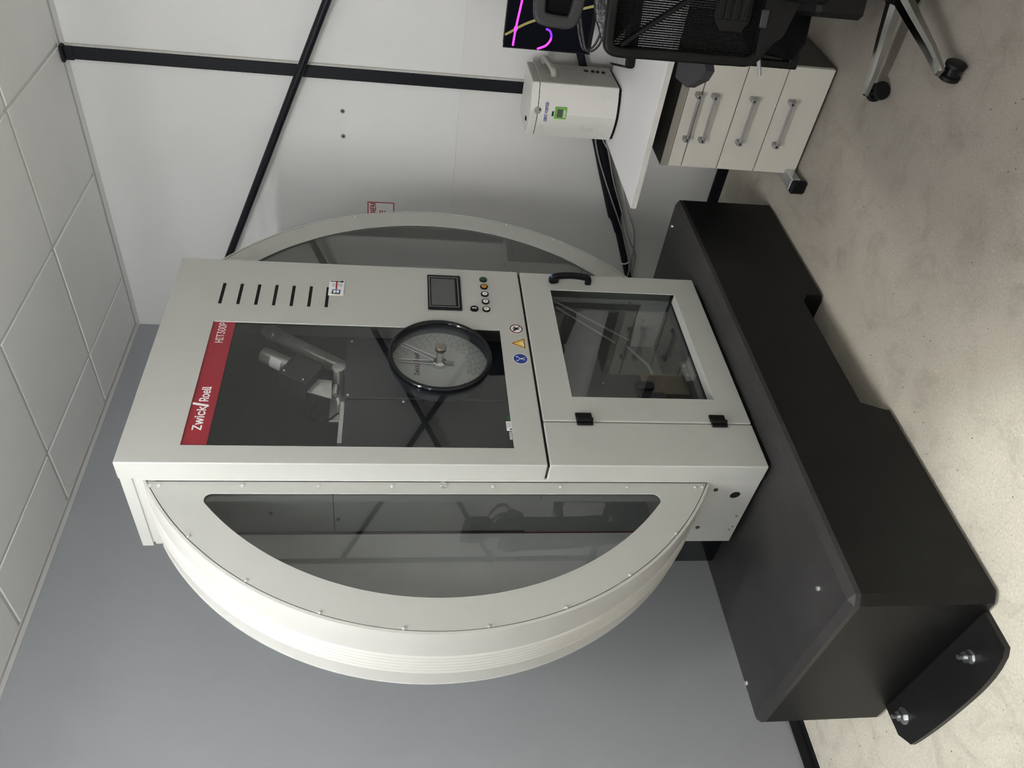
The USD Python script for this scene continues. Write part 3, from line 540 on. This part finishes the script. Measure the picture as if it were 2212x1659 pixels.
part(fc, 'dial_slash', ext(Polygon([(2.010, 1.556), (2.0155, 1.556), (2.023, 1.584), (2.0175, 1.584)]), .0003, FRONT(0, YFc, 0)), 'print_red')
def needle(ang, l0, l1, w0, w1, y):
    d = np.array((math.sin(ang), math.cos(ang))); n = np.array((d[1], -d[0])); c = np.array((DX, DZ))
    return ext(Polygon([c - d * l0 - n * w0, c - d * l0 + n * w0, c + d * l1 + n * w1, c + d * l1 - n * w1]), .003, FRONT(0, y, 0))
part(dl, 'pointer', needle(math.radians(3), .05, .142, .012, .008, YFc - .008), 'acrylic_clear', label='clear acrylic pointer')
part(dl, 'pointer', needle(math.radians(32), .0, .150, .013, .006, YFc - .016), 'acrylic_clear', label='clear acrylic pointer')
for an, l, y in ((3, .142, YFc - .0115), (32, .150, YFc - .0195)):
    d = np.array((math.sin(math.radians(an)), 0, math.cos(math.radians(an)))); n = np.array((d[2], 0, -d[0])); c = np.array((DX, y, DZ))
    part(dl, 'pointer_edge', [cyl(c + n * .0095 + d * .02, c + n * .006 + d * l, .0011, 6), cyl(c - n * .0095 + d * .02, c - n * .006 + d * l, .0011, 6)], 'acrylic')
part(dl, 'knob', lathe([(0, 0), (.013, 0), (.013, .006), (.019, .007), (.0195, .022), (.018, .024), (.0, .0245)], (DX + .006, Y0 - .012, DZ), (0, -1, 0), 28), 'knob_metal', label='round metal knob')
part(dl, 'knob_stem', lathe([(0, 0), (.026, 0), (.024, .008), (.014, .014), (.012, .05), (.010, .06), (0, .06)], (DX + .006, YFc - .003, DZ), (0, -1, 0), 24), 'chrome')
# ---- controls on the front
tp = part(mc, 'touch_panel', [bx(2.253, 2.462, Y0 - .006, Y0 - .0002, 1.403, 1.528, .003)], 'plastic_black')
part(tp, 'touch_screen', bx(2.277, 2.435, Y0 - .0072, Y0 - .006, 1.4255, 1.5145), 'screen_grey')
part(tp, 'screen_lip', ext(sbox(2.268, 1.413, 2.447, 1.522).difference(sbox(2.270, 1.4155, 2.445, 1.520)), .0006, FRONT(0, Y0 - .006, 0)), 'alu_grey')
for k, (x, col) in enumerate(((2.447, 'button_green'), (2.402, 'button_amber'), (2.357, 'print_white'), (2.312, 'print_white'), (2.2675, 'print_white'))):
    b = part(mc, 'push_button', lathe([(.0105, 0), (.0148, 0), (.0148, .004), (.0105, .005), (.0105, 0)], (x, Y0 - .0001, 1.3135), (0, -1, 0), 26), 'plastic_black')
    part(b, 'button_cap', lathe([(0, 0), (.0103 if k else .0135, 0), (.0098 if k else .0125, .0055), (0, .006)], (x, Y0, 1.3135), (0, -1, 0), 24), col, label=('green', 'amber', 'white', 'white', 'white')[k] + ' button')
    if k: part(b, 'button_mark', bx(x - .0025, x + .0025, Y0 - .0065, Y0 - .0058, 1.3125 if k > 2 else 1.3115, 1.3155), 'print_grey' if k == 2 else 'print_black')
b = part(mc, 'key_switch', lathe([(0, 0), (.0155, 0), (.0150, .005), (0, .006)], (2.268, Y0, 1.358), (0, -1, 0), 26), 'plastic_black')
part(b, 'key_slot', bx(2.2658, 2.2702, Y0 - .0068, Y0 - .0055, 1.350, 1.3665), 'print_white')
def sticker(name, shapes, label):
    p = None; y = Y0
    for k, (poly, m) in enumerate(shapes):
        if p is None: p = part(mc, name, ext(poly, .0004, FRONT(0, y, 0)), m, label=label)
        else: part(p, 'print', ext(poly, .0003, FRONT(0, y, 0)), m)
        y -= .0003
C = Point(2.164, 1.212); cx, cz = 2.164, 1.212
hand = unary_union([sbox(cx - .006, cz - .008, cx + .006, cz + .004)] + [LineString([(cx, cz), (cx + .014 * math.cos(a), cz + .012 * math.sin(a))]).buffer(.0015) for a in (.5, 1.0, 1.5, 2.0, 2.6)] + [Point(cx - .004 + .004 * k, cz - .011 - .002 * (k % 2)).buffer(.0012) for k in range(4)])
sticker('prohibition_sticker', [(C.buffer(.0255), 'print_white'), (C.buffer(.0242).difference(C.buffer(.0198)).union(LineString([(cx - .015, cz + .015), (cx + .015, cz - .015)]).buffer(.0016, cap_style=2)), 'print_darkred'), (hand, 'print_black')], 'round white sticker with red ring and black hand struck through')
Tr = Polygon([(2.0845, 1.2355), (2.0585, 1.1885), (2.1105, 1.1885)])
sticker('warning_sticker', [(Tr.buffer(.0015), 'print_yellow'), (Tr.difference(Tr.buffer(-.0028, join_style=2)), 'print_darkred'), (unary_union([Point(2.083, 1.2015).buffer(.006).difference(Point(2.083, 1.2015).buffer(.003)), Polygon([(2.070, 1.1935), (2.079, 1.1935), (2.074, 1.1985)])]), 'print_white')], 'yellow triangular warning sticker')
C = Point(2.0045, 1.212); cx, cz = 2.0045, 1.212
fig = unary_union([LineString([(cx - .009, cz + .010), (cx, cz), (cx + .006, cz - .016)]).buffer(.001), LineString([(cx + .009, cz + .010), (cx, cz), (cx - .006, cz - .016)]).buffer(.001), Point(cx - .010, cz + .012).buffer(.0035).difference(Point(cx - .010, cz + .012).buffer(.002)), Point(cx + .010, cz + .012).buffer(.0035).difference(Point(cx + .010, cz + .012).buffer(.002))])
sticker('mandatory_sticker', [(C.buffer(.026), 'print_white'), (C.buffer(.0242), 'print_blue'), (fig, 'print_white')], 'round blue sticker with white crossed figure')
yp = Y0 + .0045
lb = part(mc, 'inspection_label', bx(1.670, 1.711, yp - .0004, yp, 1.2675, 1.2885), 'print_white')
part(lb, 'print', [bx(1.674, 1.680, yp - .0007, yp - .0004, 1.270, 1.278)] + [bx(1.684, 1.706, yp - .0007, yp - .0004, 1.271 + .0035 * k, 1.2718 + .0035 * k) for k in range(5)], 'print_black')
part(mc, 'green_label', bx(1.714, 1.732, yp - .0004, yp, 1.273, 1.281), 'print_darkgreen')
lb = part(mc, 'striped_label', bx(1.634, 1.667, yp - .0004, yp, 1.2735, 1.2815), 'print_white')
part(lb, 'print', [bx(1.635, 1.666, yp - .0007, yp - .0004, 1.2742 + .0018 * k, 1.2750 + .0018 * k) for k in range(4)], 'print_grey')
# card tucked in the lowest slot
cd = thing('card', 'small white printed card with blue square tucked in the lowest slot', 'card', (2.36, Y0, 1.834))
part(cd, 'sheet', bx(2.3155, 2.405, Y0 - .0025, Y0 - .0012, 1.834, 1.8885), 'print_white')
yc = Y0 - .0025; FC = FRONT(0, yc, 0)
part(cd, 'red_band', bx(2.352, 2.401, yc - .0004, yc, 1.8585, 1.8645), 'print_red')
sq = affinity.rotate(sbox(2.324, 1.846, 2.350, 1.876), -6)
part(cd, 'blue_square', ext(sq, .0004, FC), 'print_skyblue'); part(cd, 'dark_corner', ext(affinity.rotate(sbox(2.324, 1.846, 2.336, 1.876), -6, origin=sq.centroid), .0006, FC), 'print_black')
part(cd, 'letter_mark', [bx(2.3285, 2.345, yc - .001, yc - .0006, 1.863, 1.871), bx(2.3285, 2.345, yc - .001, yc - .0006, 1.851, 1.859), bx(2.335, 2.3385, yc - .001, yc - .0006, 1.859, 1.863)], 'print_white')
part(cd, 'black_figure', [bx(2.396, 2.400, yc - .0006, yc, 1.838, 1.885), bx(2.393, 2.402, yc - .0006, yc, 1.838, 1.848)], 'print_black')
part(cd, 'small_print', [bx(2.366 + .0 * k, 2.386, yc - .0004, yc, 1.868 + .0028 * k, 1.8688 + .0028 * k) for k in range(4)] + [bx(2.366, 2.386, yc - .0004, yc, 1.842 + .0028 * k, 1.8428 + .0028 * k) for k in range(5)], 'print_grey')
# black fan box behind the machine
t = thing('fan_box', 'black ventilation box with slotted top behind the machine on its base', 'vent box', (1.66, 2.37, HB))
part(t, 'box_body', bx(1.575, 1.80, 2.262, 2.455, HB, .598, .003), 'gloss_black')
for k in range(10):
    part(t, 'top_slat', bx(1.582, 1.682, 2.272 + .0175 * k, 2.281 + .0175 * k, .5975, .6015, .001), 'print_grey')
    part(t, 'top_slat', bx(1.69, 1.79, 2.272 + .0175 * k, 2.281 + .0175 * k, .5975, .6015, .001), 'print_grey')

# ------------------------------------------------------------------ desk and what stands on it
ZD = .720
t = thing('desk', 'white topped desk along the white wall with silver foot rails', 'desk', (3.085, .84, 0))
part(t, 'desktop', bx(2.702, 3.405, .045, 1.643, .697, ZD, .0012), 'desk_white')
part(t, 'edge_band', [bx(2.700, 2.7018, .045, 1.643, .6975, ZD - .0008)], 'desk_edge')
for y in (1.525, .16):
    part(t, 'leg_column', bx(3.07, 3.13, y - .035, y + .035, .06, .696, .004), 'alu_grey')
    part(t, 'foot_rail', bx(2.755, 3.37, y - .027, y + .027, .022, .062, .005), 'zinc', label='silver foot rail')
    for xa in (2.727, 3.3705): part(t, 'end_cap', bx(xa, xa + .0275, y - .028, y + .028, .0, .064, .008), 'plastic_black', label='black end cap')
part(t, 'cross_rail', bx(3.075, 3.125, .196, 1.489, .655, .694, .003), 'alu_grey')
pd = thing('drawer_pedestal', 'grey cream drawer pedestal with bar handles under the desk', 'drawer unit', (3.13, 1.3, 0))
part(pd, 'carcass', bx(2.858, 3.39, 1.082, 1.517, .014, .567, .001), 'carcass_dark')
part(pd, 'shadow_gap', bx(2.87, 3.37, 1.10, 1.50, .0, .0138), 'gap_black')  # black block standing in for the shadow line under the drawers
part(pd, 'shaded_top_board', bx(2.8405, 3.39, 1.080, 1.519, .5675, .597, .001), 'carcass_dark')  # painted dark in place of the shade under the desktop
part(pd, 'top_edge', bx(2.838, 2.8402, 1.080, 1.519, .5675, .597), 'carcass_top')
part(pd, 'drawer_gap', bx(2.8572, 2.8579, 1.083, 1.516, .009, .566), 'gap_black')
for k, (z0, z1, hz) in enumerate(((.5105, .5645, .527), (.359, .506, .463), (.200, .3545, .307), (.016, .1955, .151))):
    d = part(pd, 'drawer', bx(2.838, 2.857, 1.081, 1.518, z0, z1, .0012), 'drawer_front')
    hb = [bx(2.806, 2.815, 1.208, 1.396, hz - .004, hz + .004, .001)] + [bx(2.806, 2.8379, y - .0075, y + .0075, hz - .011, hz + .011, .0015) for y in (1.213, 1.391)]
    part(d, 'handle', hb, 'alu_grey', label='grey metal bar handle')
part(pd, 'label_sticker', bx(2.8372, 2.8378, 1.150, 1.185, .574, .588), 'print_white', label='small white sticker')

# portable freezer
rot = 3.5
fz = thing('portable_freezer', 'white portable lab freezer box standing on the desk', 'cooler box', (3.19, 1.369, ZD), rotz=rot)   # local: x into the box, y along its front, z up
plan = Polygon([(.0, 0), (-.022, .045), (-.034, .085), (-.038, .115), (-.034, .145), (-.022, .182), (.0, .227), (.235, .227), (.235, 0)])
UPM = lambda z: np.array([[1, 0, 0, 0], [0, 1, 0, 0], [0, 0, 1, z], [0, 0, 0, 1.0]])
part(fz, 'foot', ext(plan.buffer(-.004), .012, UPM(0)), 'plastic_black')
part(fz, 'body', ext(plan, .338, UPM(.012)), 'freezer_white', smooth=12)
part(fz, 'gap', ext(plan.buffer(-.004), .004, UPM(.349)), 'gap_black')
lid = ext(plan, .028, UPM(.353)); part(fz, 'lid', m3.Manifold.hull_points(np.vstack([np.array(lid.vertices), np.array([(x * .97 + .003, y * .97 + .003, .384) for x, y in plan.exterior.coords])])), 'freezer_white', smooth=20)
part(fz, 'lid_bumper', bx(.03, .05, .165, .18, .383, .389, .001), 'plastic_black')
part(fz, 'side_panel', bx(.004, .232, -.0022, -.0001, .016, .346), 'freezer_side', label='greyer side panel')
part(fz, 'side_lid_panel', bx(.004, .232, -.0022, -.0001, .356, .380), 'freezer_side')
for y0, y1, x0, x1 in ((.008, .04, .0, -.02), (.19, .222, -.018, 0)):
    for k in range(3): part(fz, 'rib', cyl((x0 - .001, y0, .045 + .012 * k), (x1 - .001, y1, .045 + .012 * k), .0016, 6), 'freezer_white')
def FZ(y, z, x=-.0382): # drawn on the front, facing -x in the freezer's frame
    return np.array([[0, 0, -1, x], [-1, 0, 0, y], [0, 1, 0, z], [0, 0, 0, 1.0]])
part(fz, 'latch', [put(lathe([(0, 0), (.0155, 0), (.0145, .002), (0, .0025)], (0, 0, 0), (0, 0, 1), 26), FZ(.103, .352))], 'steel_brushed', label='round metal latch')
part(fz, 'latch_keyhole', [put(lathe([(0, 0), (.0045, 0), (.004, .002), (0, .0022)], (0, 0, 0), (0, 0, 1), 14), FZ(.098, .344, -.0405))], 'print_black')
part(fz, 'freezer_lettering', text('CRYO PORTER', .0125, FZ(.150, .309, -.0375), bold=True, wide=.082, shear=.22), 'print_blue', label='blue italic lettering')
part(fz, 'lamp_window', bx(-.0395, -.036, .103, .123, .283, .291), 'led_green')
gp = part(fz, 'display_plate', bx(-.041, -.035, .083, .133, .229, .279, .001), 'print_green', label='green display plate')
part(gp, 'display', bx(-.0418, -.0411, .091, .125, .246, .269), 'screen_grey')
part(gp, 'plate_lettering', text('sun', .0095, FZ(.126, .2335, -.041), bold=True, wide=.032), 'print_white')
hs = spline([(.075, -.012, .285), (.09, -.03, .292), (.17, -.036, .305), (.22, -.03, .31), (.228, -.012, .308)], 6)
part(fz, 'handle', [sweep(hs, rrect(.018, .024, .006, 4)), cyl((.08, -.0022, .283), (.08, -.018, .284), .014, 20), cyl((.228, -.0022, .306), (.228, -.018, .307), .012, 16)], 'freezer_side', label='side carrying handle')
part(fz, 'socket', bx(.165, .182, -.005, -.002, .118, .136), 'plastic_black')
for x, z in ((.17, .098), (.168, .076), (.165, .052)): part(fz, 'port', cyl((x, -.0022, z), (x, -.008, z), .0075, 14), 'plastic_black')
part(fz, 'side_print', [bx(.03 + .0 * k, .05, -.0026, -.0022, .29 + .006 * k, .292 + .006 * k) for k in range(4)] + [bx(.02, .024, -.0026, -.0022, .29, .30)], 'print_grey')

# monitor
mn = thing('monitor', 'dark monitor showing magenta curves, behind the office chair', 'monitor', (3.2, .93, ZD))
part(mn, 'back_shell', bx(3.205, 3.245, .625, 1.241, .890, 1.240, .006), 'plastic_black')
part(mn, 'bezel', bx(3.1995, 3.2048, .622, 1.243, .884, 1.242, .0015), 'plastic_black')
sc = part(mn, 'screen', bx(3.1985, 3.1994, .628, 1.237, .900, 1.2375), 'screen_navy')
part(mn, 'stand_neck', bx(3.246, 3.275, .85, .91, .733, 1.10, .004), 'plastic_black')
part(mn, 'stand_foot', bx(3.16, 3.36, .80, .95, ZD, ZD + .014, .005), 'plastic_black')
def stroke(pts, w, m, name, n=8, off=0.0):
    q = spline(pts, n); o = LineString([(a, b) for a, b in q]).buffer(w / 2)
    part(sc, name, ext(o, .0004, np.array([[0, 0, -1, 3.1984 - off], [-1, 0, 0, 0], [0, 1, 0, 0], [0, 0, 0, 1.0]])), m)
# (a, b) = (-y, z) on the screen
stroke([(-1.229, 1.2025), (-1.165, 1.199), (-1.056, 1.1875), (-1.0, 1.183)], .0085, 'glow_magenta', 'magenta_trace', off=.0003)
part(sc, 'trace_knot', ext(affinity.scale(Point(-1.165, 1.199).buffer(.0085), 1.3, .9), .0004, np.array([[0, 0, -1, 3.198], [-1, 0, 0, 0], [0, 1, 0, 0], [0, 0, 0, 1.0]])), 'glow_magenta')
stroke([(-1.190, 1.2355), (-1.129, 1.1317), (-1.0597, .9224), (-1.056, .908)], .010, 'glow_olive', 'olive_trace')
stroke([(-1.2352, 1.0996), (-1.2217, 1.0712), (-1.2038, 1.0569), (-1.192, 1.0530)], .009, 'glow_magenta', 'magenta_curve', off=.0003)
stroke([(-1.192, 1.0530), (-1.1797, 1.0531), (-1.1623, 1.0615), (-1.1563, 1.0756)], .0085, 'glow_violet', 'violet_curve', off=.0003)

# keyboard
kb = thing('keyboard', 'black keyboard with pale key rows beside the white freezer', 'keyboard', (3.075, 1.235, ZD), rotz=20)
part(kb, 'case', bx(0, .285, -.27, 0, .0, .036, .008), 'plastic_black')
for r in range(7):
    for c in range(7):
        if r < 2 and 0 < c < 6: continue
        x0 = .020 + r * .0365; y1 = -.010 - c * .034
        part(kb, 'key', bx(x0 + (.008 if r == 0 and c == 0 else 0), x0 + .021, y1 - .032, y1, .0345, .0405, .0012), 'key_grey')
part(kb, 'palm_pad', bx(.012, .085, -.215, -.046, .0355, .039, .001), 'chair_frame_grey')

# ------------------------------------------------------------------ office chair, seen from behind, built in its own frame: x = forwards, y = left
ch = thing('office_chair', 'black mesh office chair with headrest and chrome star base', 'office chair', (2.486, .694, 0), rotz=18)
BO = -.25
def leg_dir(a): return np.array((math.cos(a), math.sin(a), 0))
th0 = math.radians(18); p1 = np.array((2.501, 1.021)) - np.array((2.486, .694)); base_a = math.atan2(p1[1], p1[0]) - th0
for k in range(5):
    d = leg_dir(base_a + k * 2 * math.pi / 5)
    L = []
    for q, (r, z, w, h) in enumerate(((.03, .118, .024, .022), (.12, .105, .021, .018), (.24, .085, .018, .013), (.325, .078, .0155, .009), (.332, .076, .012, .006))):
        n = np.array((-d[1], d[0], 0)); c = d * r + np.array((0, 0, z))
        L.append([c + n * w * a + np.array((0, 0, h * b)) for a, b in ((-1, -1), (1, -1), (1, .3), (.55, 1), (-.55, 1), (-1, .3))])
    V = np.vstack(L); F = []
    for i in range(len(L) - 1):
        for j in range(6):
            a_, b_ = i * 6 + j, i * 6 + (j + 1) % 6; F += [(a_, b_, b_ + 6), (a_, b_ + 6, a_ + 6)]
    for j in range(1, 5): F += [(0, j + 1, j), (24, 24 + j, 24 + j + 1)]
    m = trimesh.Trimesh(V, np.array(F), process=False)
    if m.volume < 0: m.invert()
    part(ch, 'base_leg', m, 'chrome_dark', label='polished metal base leg')
    sw = base_a + k * 2 * math.pi / 5 + (2.2 if k == 0 else (1.85 if k == 1 else 1.0 + k))
    e = np.array((math.cos(sw), math.sin(sw), 0)); c = d * .318 + np.array((0, 0, .031)) + np.array((-e[1], e[0], 0)) * .0 
    ax = e
    cs = part(ch, 'caster', [cyl(d * .318 + np.array((0, 0, .05)), d * .318 + np.array((0, 0, .078)), .006, 12), cyl(c - ax * .010, c + ax * .010, .0245, 20)], 'gloss_black')
    for s in (-1, 1): part(cs, 'wheel', lathe([(0, -.008), (.026, -.008), (.0305, -.005), (.0305, .005), (.026, .008), (.012, .009), (0, .009)], c + ax * s * .019, ax * s, 22), 'chair_plastic')
part(ch, 'gas_column', [cyl((0, 0, .06), (0, 0, .145), .034, 24), cyl((0, 0, .145), (0, 0, .36), .025, 20)], 'plastic_black')
part(ch, 'tilt_mechanism', [bx(-.20, .12, -.085, .085, .36, .42, .012), bx(-.26, -.12, -.09, .09, .355, .50, .012)], 'chair_plastic')
seat = m3.Manifold.hull_points(np.vstack([bpts(-.13, .30, -.215, .215, .425, .495, .05, .05, .03), bpts(-.08, .25, -.17, .17, .485, .52, .05, .05, .012)]))
part(ch, 'seat', seat, 'chair_fabric')
fr_prof = rrect(.026, .040, .008, 4)
fl = [(BO, .0, 1.084), (BO, .10, 1.083), (BO, .190, 1.082), (BO, .217, 1.074), (BO, .225, 1.045), (BO, .224, .97), (BO, .223, .84), (BO + .005, .222, .72), (BO + .01, .214, .655), (BO + .01, .15, .612), (BO + .01, .06, .578), (BO + .01, 0, .565)]
full = fl + [(x, -y, z) for x, y, z in fl[::-1][1:-1]]
fp = spline(full + [full[0]], 5)[:-1]
part(ch, 'back_frame', sweep(fp, rrect(.030, .032, .009, 4), up=(1, 0, 0), closed=True), 'chair_plastic', smooth=50)
part(ch, 'frame_base', [m3.Manifold.hull_points(np.array([(BO + x, y, z) for x in (-.012, .014) for y, z in ((-.21, .655), (-.15, .585), (0, .535), (.15, .585), (.205, .655), (.10, .64), (0, .61), (-.10, .64))]))], 'chair_plastic')
mp = Polygon([(y, z) for _, y, z in fp]).buffer(-.006).intersection(sbox(-.3, .60, .3, 1.2))
YZM = np.array([[0, 0, 1, BO + .012], [1, 0, 0, 0], [0, 1, 0, 0], [0, 0, 0, 1.0]])
part(ch, 'mesh_back', ext(mp, .0012, YZM), 'chair_mesh')
for s in (-1, 1):
    part(ch, 'back_strut', sweep([(BO - .018, s * .206, 1.05), (BO - .022, s * .12, .935), (BO - .03, s * .02, .80)], rrect(.012, .032, .004, 4), up=(1, 0, 0)), 'chair_plastic')
part(ch, 'lumbar_pad', [m3.Manifold.hull_points(bpts(BO - .002, BO + .010, -.148, .148, .685, .790, .004, .03, .02))], 'chair_plastic')
for z in (.705, .73, .755, .775): part(ch, 'lumbar_rib', bx(BO - .006, BO - .002, -.12, .12, z - .009, z + .009, .002), 'chair_plastic')
part(ch, 'back_stem', m3.Manifold.hull_points(np.vstack([bpts(BO - .05, BO - .015, -.05, .05, .60, .84, .01, .01, .01), bpts(BO - .03, BO + .05, -.06, .06, .48, .56, .01, .01, .01)])), 'chair_plastic')
part(ch, 'back_lever', bx(BO - .022, BO - .014, .085, .132, .642, .664, .003), 'arm_grey', label='grey release tab')
part(ch, 'tilt_lever', cyl((BO + .10, .20, .60), (BO + .09, .262, .585), .006, 10), 'alu_grey', label='grey metal lever')
# headrest
hr = [(.0, 1.281), (.10, 1.280), (.148, 1.277), (.160, 1.262), (.164, 1.22), (.163, 1.195), (.145, 1.180), (.08, 1.170), (0, 1.166)]
hfull = [(BO + .02, y, z) for y, z in hr] + [(BO + .02, -y, z) for y, z in hr[::-1][1:-1]]
hp_ = spline(hfull + [hfull[0]], 5)[:-1]
h = part(ch, 'headrest', sweep(hp_, rrect(.034, .026, .009, 4), up=(1, 0, 0), closed=True), 'chair_frame_grey', smooth=50, label='grey headrest frame')
part(h, 'headrest_pad', ext(Polygon([(y, z) for _, y, z in hp_]).buffer(-.004), .02, np.array([[0, 0, 1, BO + .022], [1, 0, 0, 0], [0, 1, 0, 0], [0, 0, 0, 1.0]])), 'chair_fabric')
part(ch, 'headrest_stem', bx(BO - .004, BO + .018, -.03, .03, 1.09, 1.16, .004), 'chair_plastic')
for s in (-1, 1):
    ap = np.array([(-.13, .236, .752), (-.12, .290, .752), (.10, .235, .757), (.10, .305, .757), (-.02, .322, .757), (-.14, .262, .747)]) * (1, s, 1)
    part(ch, 'arm_pad', m3.Manifold.hull_points(np.vstack([ap, ap - (0, 0, .028)])), 'arm_grey', label='dark grey armrest pad')
    part(ch, 'arm_post', [bx(-.0, .06, *sorted((s * .222, s * .246)), .42, .724, .004), bx(-.0, .06, *sorted((s * .10, s * .246)), .395, .425, .004), bx(-.01, .07, *sorted((s * .222, s * .28)), .712, .7265, .003)], 'chair_plastic')
# black leather bag hanging over the front of the chair back
G = trimesh.creation.icosphere(4); v = G.vertices * (.022, .21, .07); v[:, 2] += 1.065; v[:, 0] += BO + .055
n = G.vertices; v = v + n * ((meshkit.fbm(v * 28, 4, 3) - .5) * .03)[:, None]
w = lambda p: np.c_[p[:, 0] * math.cos(th0) - p[:, 1] * math.sin(th0) + 2.486, p[:, 0] * math.sin(th0) + p[:, 1] * math.cos(th0) + .694, p[:, 2]]
bag = thing('leather_bag', 'crumpled black leather bag hanging inside the chair back', 'bag', (2.30, .63, .95))
part(bag, 'pouch', trimesh.Trimesh(w(v), G.faces, process=False), 'leather_black')
for x in (.03, .075):
    lp = spline([(BO + x, -.10, 1.11), (BO + x, -.02, 1.165), (BO + x, .10, 1.168), (BO + x, .19, 1.150), (BO + x, .232, 1.130), (BO + x, .215, 1.10), (BO + x, .15, 1.08)], 6)
    part(bag, 'strap', sweep(w(lp), rrect(.016, .004, .0015, 3)), 'leather_black')
